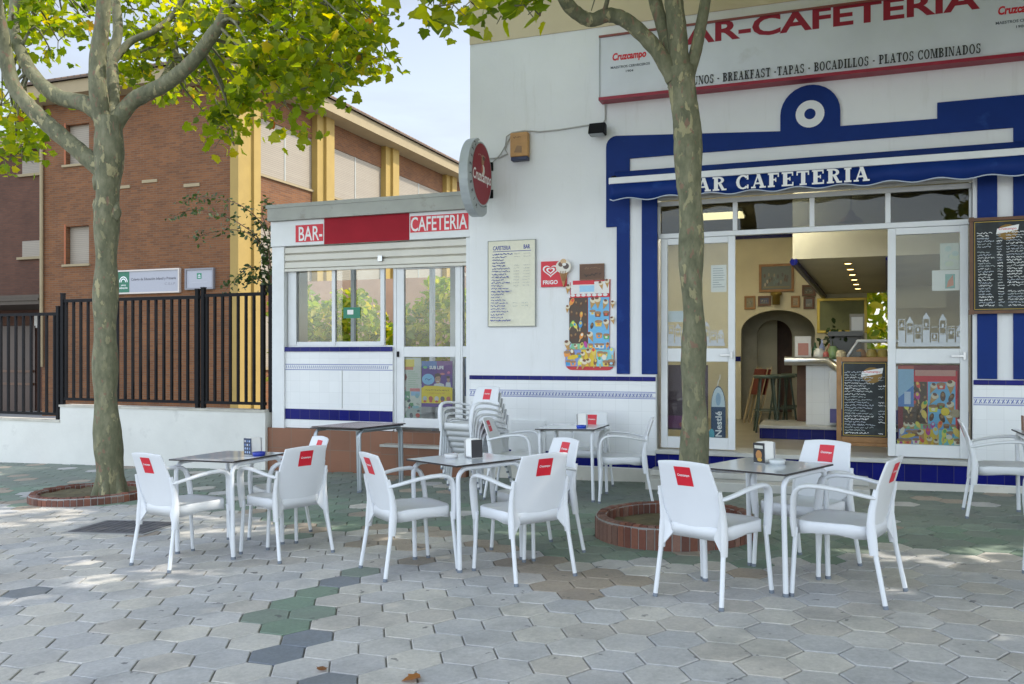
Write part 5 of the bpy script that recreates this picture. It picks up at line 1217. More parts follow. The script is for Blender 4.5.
for (z0, z1) in ((1.0, 2.55), (3.55, 5.15), (6.7, 8.35)):
    for k in range(4):
        y0, y1 = cols[k]+(.52 if k == 0 else .2), cols[k+1]-.55; ym = y0+(y1-y0)*.5
        for a, b_ in ((y0, ym-.03), (ym+.03, y1)):
            q = MB(); q.box(XB-.06, XB-.03, a, b_, z0, z1); w_ = q.build('window_blind', M_shut, sch)
        q = MB(); q.box(XB-.06, XB-.015, ym-.0295, ym+.0295, z0, z1); q.build('mullion', M_zinc, sch)
        q = MB(); q.box(XB-.14, XB+.06, y0, y1, z0-.07, z0-.002); q.build('sill', M_soffit, sch)
q = MB(); q.box(XB-.36, XB-.351, YB2+.4, YEND, -1, zr0); q.build('dark_backing', M_dark, sch)  # near-black sheet painted as the dark of the rooms behind the blinds
q = MB(); q.box(xbl-.5, XB+.75, YB2-.7, YEND, zr0+.0005, zr0+.38); q.build('eaves', M_soffit, sch)
q = MB(); xr0, xr1, yr0, yr1, zr = xbl-.6, XB+.85, YB2-.8, YEND, zr0+.381
q.add([(xr0, yr0, zr), (xr1, yr0, zr), (xr1, yr1, zr), (xr0, yr1, zr), ((xr0+xr1)/2, yr0+4, zr+1.3), ((xr0+xr1)/2, yr1-4, zr+1.3), (xr0, yr0, zr+.09), (xr1, yr0, zr+.09), (xr1, yr1, zr+.09), (xr0, yr1, zr+.09)],
      [(0, 1, 7, 6), (1, 2, 8, 7), (2, 3, 9, 8), (3, 0, 6, 9), (6, 7, 4), (7, 8, 5, 4), (8, 9, 5), (9, 6, 4, 5)])
q.build('roof', brick_mat('roof_tiles', (.2, .12, .08), (.26, .17, .11), (.1, .07, .05), .25, .3, .03, 0, .85, .8), sch)
q = MB(); q.tube([(xbl+.06, YB2-.07, 1), (xbl+.06, YB2-.07, zr0)], .055, 8); q.build('drainpipe', M_soffit, sch)
for px in (123, 150, 192):
    q = MB(); p = aty(px, {123: 187, 150: 181, 192: 185}[px], YB2); q.box(p.x-.28, p.x+.28, YB2-.03, YB2-.001, p.z-.05, p.z+.04); q.build('vent_strip', M_soffit, sch)
# recessed wing at the far left
YW2 = 22.5; wing = thing('school_wing', 'darker recessed brick wing with an entrance canopy at the far left', 'school wing', (aty(20, 300, YW2).x, YW2, -.5))
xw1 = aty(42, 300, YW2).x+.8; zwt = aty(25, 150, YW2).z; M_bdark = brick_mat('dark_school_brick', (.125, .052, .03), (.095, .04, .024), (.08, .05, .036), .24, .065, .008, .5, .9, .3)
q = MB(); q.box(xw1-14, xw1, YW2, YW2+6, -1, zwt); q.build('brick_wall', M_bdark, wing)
q = MB(); q.box(xw1-14.5, xw1, YW2-.5, YW2+6.5, zwt+.0005, zwt+.5); q.build('eaves', M_soffit, wing)
for (qa, qb) in ((158, 174), (241, 257)):
    q = MB(); x0, x1 = aty(23, 0, YW2).x, aty(41, 0, YW2).x+.4; z1, z0 = aty(30, qa, YW2).z, aty(30, qb, YW2).z; q.box(x0, x1, YW2-.03, YW2-.001, z0, z1); w_ = q.build('window', M_shut, wing)
    q = MB(); q.box(x0-.2, x1, YW2-.1, YW2-.0005, z0-.09, z0-.001); q.build('sill', M_soffit, w_)
q = MB(); z0 = aty(20, 308, YB2+1.4).z; q.box(xw1-9, xbl-.02, YB2-.1, YW2-.101, z0, z0+.3); q.box(xw1-9, xbl-.02, YB2-.14, YB2-.1005, z0+.12, z0+.18); q.build('canopy', pm('dark_canopy', (.06, .045, .03), .7), wing)
q = MB(); x0, x1 = aty(-20, 0, YW2-.1).x, aty(34, 0, YW2-.1).x; z1 = aty(10, 326, YW2-.1).z; q.box(x0, x1, YW2-.06, YW2-.001, gz(x0)-.2, z1); dr_ = q.build('door', pm('dark_door', (.05, .022, .014), .4), wing)
q = MB(); q.box(x0, x1-.05, YW2-.12, YW2-.0605, .75, .83); q.box(x0, x1-.05, YW2-.12, YW2-.0605, .3, .38); q.build('push_bar', M_woodd, dr_)
q = MB(); p = aty(36.5, 322, YW2-.1); q.box(p.x-.18, p.x+.18, YW2-.04, YW2-.001, p.z-.2, p.z+.25); q.build('notice', M_paper, wing)
# signs on the school
ysn = YB2-.001
def school_sign(px0, px1, py0, py1, label, art, rim):
    x0, x1 = aty(px0, 0, ysn).x, aty(px1, 0, ysn).x; z1, z0 = aty((px0+px1)/2, py0, ysn).z, aty((px0+px1)/2, py1, ysn).z; t = thing('school_sign', label, 'sign', (x0, ysn, z0))
    q = MB(); q.box(x0, x1, ysn-.06, ysn, z0, z1); F = Flat(q, face_front(x0, z0, ysn-.06)); F.lift = .002; F.mi(C_(.34, .35, .39)); art(F, x1-x0, z1-z0); q.build('panel', F.list, t)
    q = MB(); r_ = .045
    for a, b_, c, d in ((x0-r_, x1+r_, z1, z1+r_), (x0-r_, x1+r_, z0-r_, z0), (x0-r_, x0, z0, z1), (x1, x1+r_, z0, z1)): q.box(a, b_, ysn-.09, ysn, c, d)
    q.build('frame', rim, t)
def sart(F, w, h):
    G = C_(.01, .13, .07); F.rect(0, 0, w*.2, h, G)
    for rr_ in (.07, .045): F.poly([(w*.1+w*rr_*math.cos(R(a)), h*.5+h*rr_*4*math.sin(R(a))) for a in range(0, 181, 15)]+[(w*.1+w*(rr_-.012)*math.cos(R(a)), h*.5+h*(rr_-.012)*4*math.sin(R(a))) for a in range(180, -1, -15)], M_white)
    F.text('JUNTA DE', w*.06, h*.3, w*.08, h*.08, M_white, .02); F.text('ANDALUCIA', w*.03, h*.18, w*.14, h*.08, M_white, .02)
    F.text('Colegio de Educación Infantil y Primaria', w*.23, h*.52, w*.73, h*.16, C_(.08, .08, .1), .02); F.text('C.E.I.P.', w*.78, h*.3, w*.18, h*.11, C_(.2, .2, .22))
school_sign(119, 180, 271, 292, 'long pale school name sign with a green emblem on the brick wall', sart, C_(.55, .5, .45))
def sart2(F, w, h):
    G = C_(.02, .2, .11); F.rect(w*.4, h*.5, w*.58, h*.82, G); F.rect(w*.44, h*.56, w*.54, h*.62, C_(.5, .52, .55)); F.poly([(w*.43, h*.66), (w*.49, h*.76), (w*.55, h*.66)], C_(.5, .52, .55)); F.rect(w*.2, h*.3, w*.82, h*.33, C_(.4, .41, .45))
school_sign(188, 214, 270, 288, 'small square grey sign with a green emblem beside the long school sign', sart2, C_(.2, .2, .22))
# ------------------------------------------------------------------ chairs
def back_pt(s, t):
    hw = [.168, .19, .199, .2, .197, .191, .184, .177, .171]
    k = min(t*8, 7.999); i = int(k); w = hw[i]+(hw[i+1]-hw[i])*(k-i)
    z = .40+.415*t; x = -.158-.062*t-.05*t*t-.02*(1-s*s)
    if t > .97: pass
    z += -.012*s*s*t                                     # top edge dips a little at the corners
    return Vector((x, s*w, z))
def make_chair():
    t = local_thing('cafe_chair', 'white chair', 'chair', 'white plastic armchairs of the terrace')
    # backrest panel
    q = MB(); nu, nv = 12, 14; th = .013; f = []; b = []
    for j in range(nv+1):
        v = j/nv
        for i in range(nu+1):
            s = -1+2*i/nu
            if v < .16: s *= (1-.3*(1-v/.16)**2)
            p = back_pt(s, v)
            if v < .16: p.z += .03*(1-v/.16)*s*s
            f.append(p); b.append(p+Vector((-th, 0, -.003)))
    W1 = nu+1; fs = []; N = len(f)
    for j in range(nv):
        for i in range(nu):
            a = j*W1+i; fs.append((a, a+1, a+W1+1, a+W1)); fs.append((N+a, N+a+W1, N+a+W1+1, N+a+1))
    for i in range(nu):
        fs.append((i, N+i, N+i+1, i+1)); a = nv*W1+i; fs.append((a, a+1, N+a+1, N+a))
    for j in range(nv):
        a = j*W1; fs.append((a, a+W1, N+a+W1, N+a)); a += nu; fs.append((a, N+a, N+a+W1, a+W1))
    q.add(f+b, fs, 0, True); q.build('backrest', M_plastic, t, .004, 2)
    # sticker on both faces, with lettering
    for side in (0, 1):
        def sp(u, v, l, side=side):                     # u across 0..1, v up 0..1
            y = (-.055+u*.11) if side == 0 else (.055-u*.11)
            tt = .65+v*.27; hw = .18; p = back_pt(max(-1, min(1, y/hw)), tt); p.y = y
            return p+(Vector((.0008+l, 0, 0)) if side == 0 else Vector((-th-.0012-l, 0, -.003)))
        q = MB(); n = 4
        for i in range(n):
            for j in range(n):
                c = [sp(i/n, j/n, 0), sp((i+1)/n, j/n, 0), sp((i+1)/n, (j+1)/n, 0), sp(i/n, (j+1)/n, 0)]
                q.add(c, [(3, 2, 1, 0) if False else (0, 1, 2, 3)])
        st = q.build('sticker', M_red, t)
        q = MB(); vs, f2, a_ = text_polys('Cruzcampo', .02, .15)
        q.add([sp(.13+v_[0]*.74, .46+v_[1]*.17, .0009) for v_ in vs], up_face(vs, f2)); q.build('lettering', M_white, st)
    # seat: dished shell with an apron
    q = MB(); n = 28; out = []
    def edge(k):
        a = 2*math.pi*k/n; c, s = math.cos(a), math.sin(a); e = .42
        x = .022+.218*abs(c)**e*(1 if c >= 0 else -1); y = (.218+.012*(x/.2))*abs(s)**e*(1 if s >= 0 else -1); return x, y
    E = [edge(k) for k in range(n)]
    rings = [(0, .425), (.5, .428), (.85, .436), (.97, .442), (1.0, .436)]
    vs = []
    for sc, z in rings[1:]:
        for x, y in E: vs.append((.022+(x-.022)*sc, y*sc, z-.006*(x < -.1)))
    for x, y in E:
        arch = .0+.03*max(0, 1-abs(x-.05)/.16)*(abs(y) > .16); vs.append((.022+(x-.022)*1.004, y*1.004, .362+arch))
    for x, y in E: vs.append((.022+(x-.022)*.95, y*.95, .372))
    vs.append((.022, 0, .425)); c = len(vs)-1; fs = [(c, k, (k+1) % n) for k in range(n)]
    R_ = 6
    for r_ in range(R_-1): fs += [(r_*n+k, (r_+1)*n+k, (r_+1)*n+(k+1) % n, r_*n+(k+1) % n) for k in range(n)]
    fs.append(tuple(reversed([(R_-1)*n+k for k in range(n)])))
    q.add(vs, fs, 0, True); q.build('seat', M_plastic, t)
    for s in (-1, 1):
        # back post / rear sleeve, widening into a skirt towards the leg
        q = MB(); pts = [(-.205, s*.212, .285), (-.2, s*.21, .33), (-.193, s*.208, .4), (-.19, s*.206, .46), (-.197, s*.205, .53), (-.212, s*.204, .6), (-.222, s*.203, .645)]
        q.tube(pts, [.021, .023, .024, .021, .018, .016, .013], 12, sec=(.85, 1.15))
        q.add([(-.205, s*.21, .29), (-.19, s*.205, .46), (-.2, s*.2, .56), (-.178, s*.16, .43), (-.18, s*.14, .375), (-.2, s*.19, .31),
               (-.215, s*.21, .29), (-.205, s*.205, .46), (-.215, s*.2, .56), (-.192, s*.16, .43), (-.194, s*.14, .375), (-.21, s*.19, .31)],
              [(0, 1, 2, 3, 4, 5), (11, 10, 9, 8, 7, 6), (5, 4, 10, 11), (4, 3, 9, 10), (3, 2, 8, 9), (0, 5, 11, 6)])
        q.build('back_bracket', M_plastic, t)
        q = MB(); pts = [(-.214, s*.208, .6), (-.19, s*.222, .606), (-.12, s*.243, .622), (-.03, s*.255, .64), (.06, s*.26, .65), (.13, s*.26, .651), (.175, s*.258, .642), (.205, s*.254, .62), (.222, s*.248, .58), (.23, s*.241, .52), (.234, s*.234, .45), (.232, s*.23, .4), (.23, s*.228, .35)]
        q.tube(pts, [.012, .014, .015, .016, .017, .018, .019, .02, .021, .0215, .021, .02, .017], 12, sec=(1.3, .8)); q.build('armrest', M_plastic, t)
        for fr in (0, 1):
            q = MB()
            a, b_ = ((.222, s*.222, .40), (.25, s*.238, .008)) if fr else ((-.2, s*.208, .36), (-.262, s*.224, .008))
            q.tube([a, b_], .0138, 10); lg = q.build('leg', M_legw, t)
            q = MB(); v = (Vector(b_)-Vector(a)).normalized(); q.tube([Vector(b_)-v*.012, Vector(b_)+v*.008], .0148, 10); q.build('foot_cap', M_cap, lg)
    return t
GL, GM, GR, GB = 'white armchairs at the left table', 'white armchairs at the middle table', 'white armchairs at the right table', 'white armchairs at the back table'
chairs = [
 (-4.375, 4.97, 76, 'white armchair at the left table with its back to the street, leftmost of all', None),
 (-3.794, 5.408, 157, 'white armchair at the right side of the left table, hiding another chair', None),
 (-4.05, 5.80, -126, 'white armchair at the far side of the left table, mostly hidden behind another chair', None),
 (-2.674, 5.202, 50.5, 'white armchair at the left side of the middle table, its back to the street', None),
 (-1.887, 5.314, 142, 'white armchair in front of the middle table hiding part of another chair', None),
 (-2.01, 5.943, -130, 'white armchair at the far side of the middle table, turned to the street', None),
 (-.645, 5.143, 64, 'white armchair in front of the raised brick ring beside the right table', None),
 (.1, 5.38, 163, 'white armchair seen from its side at the right end of the right table', None),
 (-.141, 5.984, -121, 'white armchair at the far side of the right table, facing the street', None),
 (-1.903, 8.358, 193, 'white armchair right of the small back table, beside the entrance', None),
 (-3.05, 8.3, 6, 'white armchair left of the small back table, in front of the chair stack', None),
 (-2.47, 8.95, -93, 'white armchair behind the small back table, its back to the tiled wall', None),
 (1.35, 8.25, -4, 'white armchair below the wall chalkboard, facing right', None),
 (1.42, 5.95, 187, 'white armchair cut by the right edge of the photo', None)]
src = make_chair(); first = True; crnd = random.Random(4)
for x, y, a, lb, g_ in chairs:
    o = src if first else copy_tree(src); first = False
    o['label'] = lb; place(o, x, y, a)
sx_, sy_ = -3.55, 8.62; fa = -112
stack_lb = ['lowest white armchair of the stack against the kiosk', 'second white armchair from the ground in the stack', 'third white armchair from the ground in the stack', 'fourth white armchair from the ground in the stack', 'fifth white armchair from the ground, just under the top of the stack', 'topmost white armchair of the stack by the kiosk door']
for k in range(6):
    o = copy_tree(src); o['label'] = stack_lb[k]; o['group'] = 'stacked white plastic armchairs'
    place(o, sx_+.03*k*math.cos(R(fa)), sy_+.03*k*math.sin(R(fa)), fa+crnd.uniform(-1.5, 1.5), .062*k)

# ------------------------------------------------------------------ tables
def make_table(legm, topm, size=.61, h=.715):
    t = local_thing('cafe_table', 'table', 'table', 'square terrace tables')
    a = size/2
    q = MB(); q.box(-a, a, -a, a, h-.012, h-.001, 0); q.box(-a+.004, a-.004, -a+.004, a-.004, h-.0009, h, 1); q.build('tabletop', [M_edge, topm], t)
    b = a-.035
    for s in (-1, 1):
        q = MB(); r_ = .075; z = h-.03
        pts = [(b, s*b*.2, z)]+[(b, s*(b-r_+r_*math.sin(R(k))), z-r_+r_*math.cos(R(k))) for k in range(0, 91, 15)]
        q.tube([(b, -s*.001, z), (b, s*(b-r_), z)]+pts[2:]+[(b+.0, s*b, .01)], .016, 10); lg = q.build('leg', legm, t)
        q = MB(); q.tube([(b, s*b, 0), (b, s*b, .02)], .018, 10); q.build('foot_cap', M_cap, lg)
        q = MB(); q.tube([(-b, -s*.001, z), (-b, s*(b-r_), z)]+[(-b, p[1], p[2]) for p in pts[2:]]+[(-b, s*b, .01)], .016, 10); lg = q.build('leg', legm, t)
        q = MB(); q.tube([(-b, s*b, 0), (-b, s*b, .02)], .018, 10); q.build('foot_cap', M_cap, lg)
    q = MB()
    for s in (-1, 1): q.box(-b, b, s*(b-.12)-.01, s*(b-.12)+.01, h-.035, h-.0125)
    q.build('frame', legm, t)
    return t
T1, T2, T3, T4, T6 = (-4.305, 5.41, -4), (-2.4, 5.576, -30), (-.37, 5.56, -25), (-2.44, 8.4, 0), (1.8, 8.2, 0)
tb = make_table(M_legw, M_top); place(tb, *T1); tb['label'] = 'square grey topped table of the left seating group'
for (T, lb) in ((T2, 'square grey topped table of the middle seating group'), (T3, 'square grey topped table of the right seating group in front of the door'), (T4, 'square grey topped table at the back against the tiled wall'), (T6, 'square table at the right edge under the wall chalkboard')):
    o = copy_tree(tb); o['label'] = lb; place(o, *T)
M_galv = pm('galvanised_tube', (.36, .4, .43), .35, .08, 6, metal=.6)
bt_ = make_table(M_galv, pm('dark_red_laminate', (.16, .06, .07), .25, .15, 4), .74, .69); bt_['group'] = 'bare side tables by the kiosk'
bt_['label'] = 'dark red topped table with grey legs before the kiosk, lower of two nested tables'
place(bt_, -5.04, 8.55, -14)
o = copy_tree(bt_); o['label'] = 'dark red topped table with grey legs before the kiosk, upper of two nested tables'; place(o, -4.97, 8.47, -14, .022)
H_T = .715
def on_table(o, T, dx, dy, rz=0, h=H_T):
    x = T[0]+dx; y = T[1]+dy; place(o, x, y, rz, h)
def napkin_holder(T, dx, dy, rz, label, side, icon=None):
    t = local_thing('napkin_holder', label, 'napkin holder', 'napkin holders on the terrace tables')
    q = MB(); q.box(-.05, .05, -.045, .045, 0, .008); q.box(-.05, -.046, -.045, .045, .0085, .13); q.box(.046, .05, -.045, .045, .0085, .13); q.build('case', M_steel, t, .002)
    q = MB(); q.box(-.044, .044, -.036, .038, .009, .128); 
    for k in range(7): q.box(-.042, .042, -.0355+k*.0102, -.031+k*.0102, .1285, .133+.002*(k % 2))
    q.build('napkins', M_paper, t)
    q = MB(); q.box(-.0535, -.0503, -.044, .044, .004, .13); F = Flat(q, lambda u, v, l: (-.0537-l, .044-u, .004+v)); F.mi(side); rr = random.Random(len(label))
    if icon == 'grid':
        for i in range(3):
            for j in range(4): F.disc(.018+.026*i, .02+.028*j, .008, .009, C_(*rr.choice([(.3, .4, .6), (.5, .5, .55), (.12, .2, .4)])), 8)
    elif icon == 'food':
        F.rect(.01, .09, .078, .11, C_(.5, .5, .45)); F.disc(.044, .05, .025, .03, C_(.4, .18, .05), 12); F.disc(.05, .02, .02, .012, C_(.5, .3, .05), 10)
    q.build('advert_panel', F.list, t)
    on_table(t, T, dx, dy, rz)
nvy = pm('navy_card', (.015, .03, .07), .4); blk = pm('black_card', (.015, .015, .02), .4)
napkin_holder(T1, .13, .1, 75, 'napkin holder with a dark blue icon panel on the left table', nvy, 'grid')
napkin_holder(T2, .02, .05, 143, 'napkin holder with its white napkins turned to the street on the middle table', blk)
napkin_holder(T3, -.02, .13, 53, 'napkin holder with a black food advert panel on the right table', blk, 'food')
napkin_holder(T4, .1, -.05, 10, 'napkin holder with bare metal sides on the back table', pm('zinc_panel', (.25, .25, .24), .4, metal=.5))
napkin_holder(T6, -.22, .1, 0, 'napkin holder with a brown panel on the table at the right edge', pm('brown_card', (.2, .08, .04), .4))
def ashtray(T, dx, dy, col, label, clear=False):
    q = MB(); q.lathe([(0, 0), (.045, 0), (.052, .03), (.045, .031), (.038, .01), (0, .009)], n=20)
    o = q.build('ashtray', M_glass if clear else pm('tray_'+str(int(col[2]*100)), col, .25)); tag(o, label, 'ashtray', 'ashtrays on the terrace tables'); on_table(o, T, dx, dy)
ashtray(T1, .235, .03, (.012, .03, .3), 'blue ashtray beside the napkin holder on the left table')
ashtray(T4, .13, -.2, (.01, .05, .42), 'bright blue ashtray at the front of the back table')
ashtray(T3, .06, .06, (.55, .58, .58), 'pale ashtray on the right table beside the napkin holder')
ashtray(T2, -.13, .0, (.6, .6, .6), 'white ashtray on the middle table')

# ------------------------------------------------------------------ trees
def leaf_shape(kind='plane'):
    if kind == 'plane':
        p = [(0, 0), (.22, -.05), (.48, .1), (.4, .26), (.56, .5), (.34, .52), (.26, .66), (0, .95), (-.26, .66), (-.34, .52), (-.56, .5), (-.4, .26), (-.48, .1), (-.22, -.05)]
    else: p = [(0, 0), (.25, .3), (.22, .65), (0, 1), (-.22, .65), (-.25, .3)]
    return p
PL = leaf_shape(); OV = leaf_shape('oval')
def add_leaf(mb, pos, size, rr, shape=PL, up=.5, tint=None, droop=.35):
    n = Vector((rr.gauss(0, 1), rr.gauss(0, 1), rr.gauss(0, 1)+up*2)); n.normalize()
    d = Vector((rr.gauss(0, 1), rr.gauss(0, 1), -droop*1.5)); d = d-n*d.dot(n)
    if d.length < .05: d = n.orthogonal()
    d.normalize(); s = n.cross(d); c = rr.uniform(.08, .28)
    vs = [tuple(Vector(pos)+(s*x+d*(y-.4)+n*(abs(x)*c-.25*c*y*y))*size) for x, y in shape]
    m = len(shape); mb.cur = (tint if tint is not None else rr.random(), 0, 0)
    if shape is PL:      # split along the midrib so the two halves fold
        mb.add(vs, [tuple(range(0, 8)), tuple([0]+list(range(7, m)))])
    else: mb.add(vs, [tuple(range(m))])
def smooth_path(pts, n=6):
    pts = [Vector(p) for p in pts]; out = []
    for i in range(len(pts)-1):
        p0 = pts[max(i-1, 0)]; p1 = pts[i]; p2 = pts[i+1]; p3 = pts[min(i+2, len(pts)-1)]
        for k in range(n):
            t = k/n; out.append(.5*((2*p1)+(p2-p0)*t+(2*p0-5*p1+4*p2-p3)*t*t+(3*p1-p0-3*p2+p3)*t**3))
    return out+[pts[-1]]
def limb(mb, pts, r0, r1, rr, n=14, seg=7, lump=.05):
    P = smooth_path(pts, seg); N = len(P); rad = []
    for i in range(N):
        if isinstance(r0, list):
            k = i/(N-1)*(len(r0)-1.001); j = int(k); b_ = r0[j]+(r0[j+1]-r0[j])*(k-j)
        else: b_ = r0+(r1-r0)*i/(N-1)
        rad.append(b_*(1+rr.uniform(-lump, lump)))
    o = len(mb.v); mb.tube(P, rad, n)
    return P
def trunk_lumps(mb, rr, amt):
    cache = {}
    for i, v in enumerate(mb.v):
        k = tuple(round(c, 3) for c in v)
        if k not in cache:
            a = math.sin(v[2]*5.1+v[0]*9)*math.sin(v[1]*8+v[2]*3); cache[k] = a*amt
        d = cache[k]; mb.v[i] = (v[0]+d, v[1]+d*.7, v[2])
def tree(name, label, base, trunk_pts, r0, r1, limbs, clumps, seed, leaf=.15, twigs=True, group='plane trees along the pavement', keep=None, burls=()):
    rr = random.Random(seed)
    t = thing(name, label, 'tree', base, group)
    q = MB(); P = limb(q, trunk_pts, r0, r1, rr, 20, 10, .02); trunk_lumps(q, rr, .02)
    for (c, r_) in burls:
        m = 10; vs = []
        for i in range(m+1):
            for k in range(14):
                th_ = math.pi*i/m; ph_ = 2*math.pi*k/14; rad = r_*(1+.15*math.sin(3*ph_+i)); vs.append((c[0]+rad*.8*math.sin(th_)*math.cos(ph_), c[1]+rad*.8*math.sin(th_)*math.sin(ph_), c[2]+rad*1.5*math.cos(th_)))
        q.add(vs, [(i*14+k, (i+1)*14+k, (i+1)*14+(k+1) % 14, i*14+(k+1) % 14) for i in range(m) for k in range(14)], 0, True)
    # root flare
    b = Vector(trunk_pts[0]); r0 = r0[0] if isinstance(r0, list) else r0
    for k in range(7):
        a = 2*math.pi*k/7+rr.uniform(-.2, .2); q.tube([b+Vector((math.cos(a)*r0*.55, math.sin(a)*r0*.55, .38)), b+Vector((math.cos(a)*r0*.9, math.sin(a)*r0*.9, .12)), b+Vector((math.cos(a)*r0*1.35, math.sin(a)*r0*1.35, -.06))], [r0*.25, r0*.34, r0*.28], 8)
    tr = q.build('trunk', M_bark, t)
    ends = []
    for (pts, a, b_) in limbs:
        q = MB(); P = limb(q, pts, a, b_, rr); q.build('limb', M_bark, t); ends += P[len(P)//2:]
    q = MB(); tw = MB()
    for (c, r_, n, *fl) in clumps:
        c = Vector(c); flat_ = fl[0] if fl else .75
        if twigs and ends and rr.random() < .7:
            e = min(ends, key=lambda p: (p-c).length)
            if (e-c).length < 2.6:
                mid = (e+c)/2+Vector((rr.uniform(-.15, .15), rr.uniform(-.15, .15), rr.uniform(0, .25))); tw.tube(smooth_path([e, mid, c], 4), [.022, .02, .018, .016, .014, .012, .01, .008, .006], 5)
        nsub = max(2, n//14); subs = [c+Vector((rr.gauss(0, .5), rr.gauss(0, .5), rr.gauss(0, .5*flat_)))*r_ for _ in range(nsub)]
        if twigs:
            for s_ in subs: tw.tube([c, (c+s_)/2+Vector((0, 0, .05)), s_], [.008, .006, .004], 4, caps=False)
        base_t = rr.uniform(-.12, .16)
        for k in range(n):
            s_ = rr.choice(subs); p = s_+Vector((rr.gauss(0, .22), rr.gauss(0, .22), rr.gauss(0, .16)))*max(.5, r_)
            if keep and not keep(p): continue
            add_leaf(q, p, leaf*rr.uniform(.6, 1.25), rr, tint=min(1, max(0, rr.betavariate(2, 3)+base_t)))
    if q.v: q.build('crown', M_leaf, t, tint=True)
    if tw.v: tw.build('twigs', M_bark, t)
    return t
D1 = 9.36
def a1(px, py, dd=0): return atd(px, py, D1+dd)
b1 = a1(110, 497); b1.z = gz(b1.x)
trunk1 = [b1+Vector((0, 0, -.1)), a1(110, 470), a1(107, 400), a1(105, 300), a1(106, 220), a1(110, 160), a1(110, 118)]
limbs1 = [
 ([a1(104, 172), a1(78, 150), a1(52, 128), a1(28, 105), a1(12, 82), a1(3, 40, -.1), a1(-8, -20, -.3), a1(-20, -120, -.4)], .1, .06),
 ([a1(106, 120), a1(86, 104), a1(58, 97, .1), a1(36, 78, .2), a1(20, 50, .3), a1(14, 20, .4), a1(20, -60, .8)], .1, .05),
 ([a1(104, 125), a1(98, 90, -.1), a1(98, 55, -.1), a1(103, 15, -.15), a1(105, -60, -.2), a1(95, -170, -.2)], .1, .06),
 ([a1(112, 122), a1(113, 85, .15), a1(112, 55, .3), a1(118, 30, .4), a1(114, -30, .5), a1(120, -140, .6)], .075, .04),
 ([a1(113, 62, .25), a1(130, 42, .35), a1(155, 30, .4), a1(178, 8, .6), a1(200, -40, .8)], .045, .025),
 ([a1(114, 125), a1(134, 100), a1(165, 84, -.1), a1(192, 62, -.2), a1(210, 38, -.3), a1(226, 12, -.4), a1(245, -50, -.5), a1(260, -130, -.4)], .09, .05),
 ([a1(140, 100, .1), a1(158, 88, .4), a1(172, 62, .8), a1(178, 30, 1.2), a1(200, -30, 1.6)], .06, .03)]
rr = random.Random(21); clumps1 = []
inframe = [(8, 8, 40), (30, 20, 40), (5, 60, 30), (14, 148, 30), (2, 120, 40), (22, 160, 14), (50, 5, 50), (78, 12, 34), (70, 40, 20), (135, 12, 46), (150, 50, 40), (142, 78, 40), (165, 18, 50), (185, 40, 50), (178, 100, 30), (205, 20, 50), (218, 50, 60), (205, 80, 40), (232, 82, 60), (240, 30, 60), (246, 110, 60), (232, 130, 34), (258, 62, 60), (226, 150, 10), (268, 95, 60), (275, 25, 60), (285, 60, 60), (292, 92, 60), (300, 30, 60), (312, 66, 60), (318, 92, 50), (328, 20, 50), (332, 55, 60), (345, 84, 50), (350, 30, 50), (352, 105, 26), (362, 60, 44), (378, 78, 22), (372, 28, 36), (385, 45, 14), (388, 10, 16), (330, 112, 16), (278, 122, 26), (120, 85, 12), (55, 55, 14), (190, 65, 30), (160, 75, 26), (40, 50, 16), (95, 35, 16), (12, 135, 30), (24, 150, 20), (4, 158, 24), (40, 30, 30), (228, 128, 26), (222, 142, 12), (300, 108, 30), (380, 60, 30), (365, 92, 30)]
for px, py, n in inframe:
    if px > 255: py -= 11
    if px > 300: px = 300+(px-300)*.78
    for k in range(2):
        clumps1.append((atd(px+rr.uniform(-9, 9), py+rr.uniform(-8, 6)-9, D1+(rr.uniform(.2, 1.9) if px < 238 else rr.uniform(-1.3, 1.5))), .27, max(7, int(n*1.15))))
for k in range(90):                                        # crown above the frame
    a = rr.uniform(0, 6.283); r_ = 3.6*math.sqrt(rr.random()); z = rr.uniform(5.9, 9.5)
    c = b1+Vector((math.cos(a)*r_+.3, math.sin(a)*r_, 0)); c.z = z
    if (r_/3.8)**2+((z-6.6)/3.2)**2 > 1 or c.x > b1.x+.3: continue
    d_ = -math.sin(TH)*c.x+math.cos(TH)*c.y
    if c.z < CAM_H+d_*370/FPX+.15: continue
    clumps1.append((c, .6, 46))
tree('plane_tree', 'left plane tree with forked limbs and a yellow green crown in the low brick ring', b1, trunk1, [.165, .152, .132, .121, .118, .125, .145, .155], 0, limbs1, clumps1, 11, .108, burls=[(a1(98, 208, -.02), .07), (a1(97, 182, -.03), .062), (a1(116, 212, -.03), .062)])
D2 = 6.9
def a2(px, py, dd=0): return atd(px, py, D2+dd)
b2 = Vector((-1.03, 6.97, gz(-1.03)))
trunk2 = [b2+Vector((0, 0, -.1)), a2(694, 470), a2(693, 400), a2(693, 330), a2(692, 260), a2(691, 200), a2(688, 140), a2(683, 95), a2(680, 68)]
limbs2 = [
 ([a2(674, 80), a2(658, 52), a2(642, 34), a2(625, 20), a2(608, 15), a2(592, 20), a2(578, 14), a2(564, -2, -.1), a2(545, -50, -.2)], .065, .05),
 ([a2(678, 78), a2(664, 30, .1), a2(655, 0, .15), a2(640, -70, .3), a2(610, -180, .5)], .06, .045),
 ([a2(680, 75), a2(677, 30), a2(673, -10), a2(672, -80, -.1), a2(690, -200, -.2)], .085, .06),
 ([a2(686, 85), a2(696, 50), a2(703, 15), a2(714, -40), a2(750, -150, .1)], .05, .04)]
clumps2 = []
rr = random.Random(22)
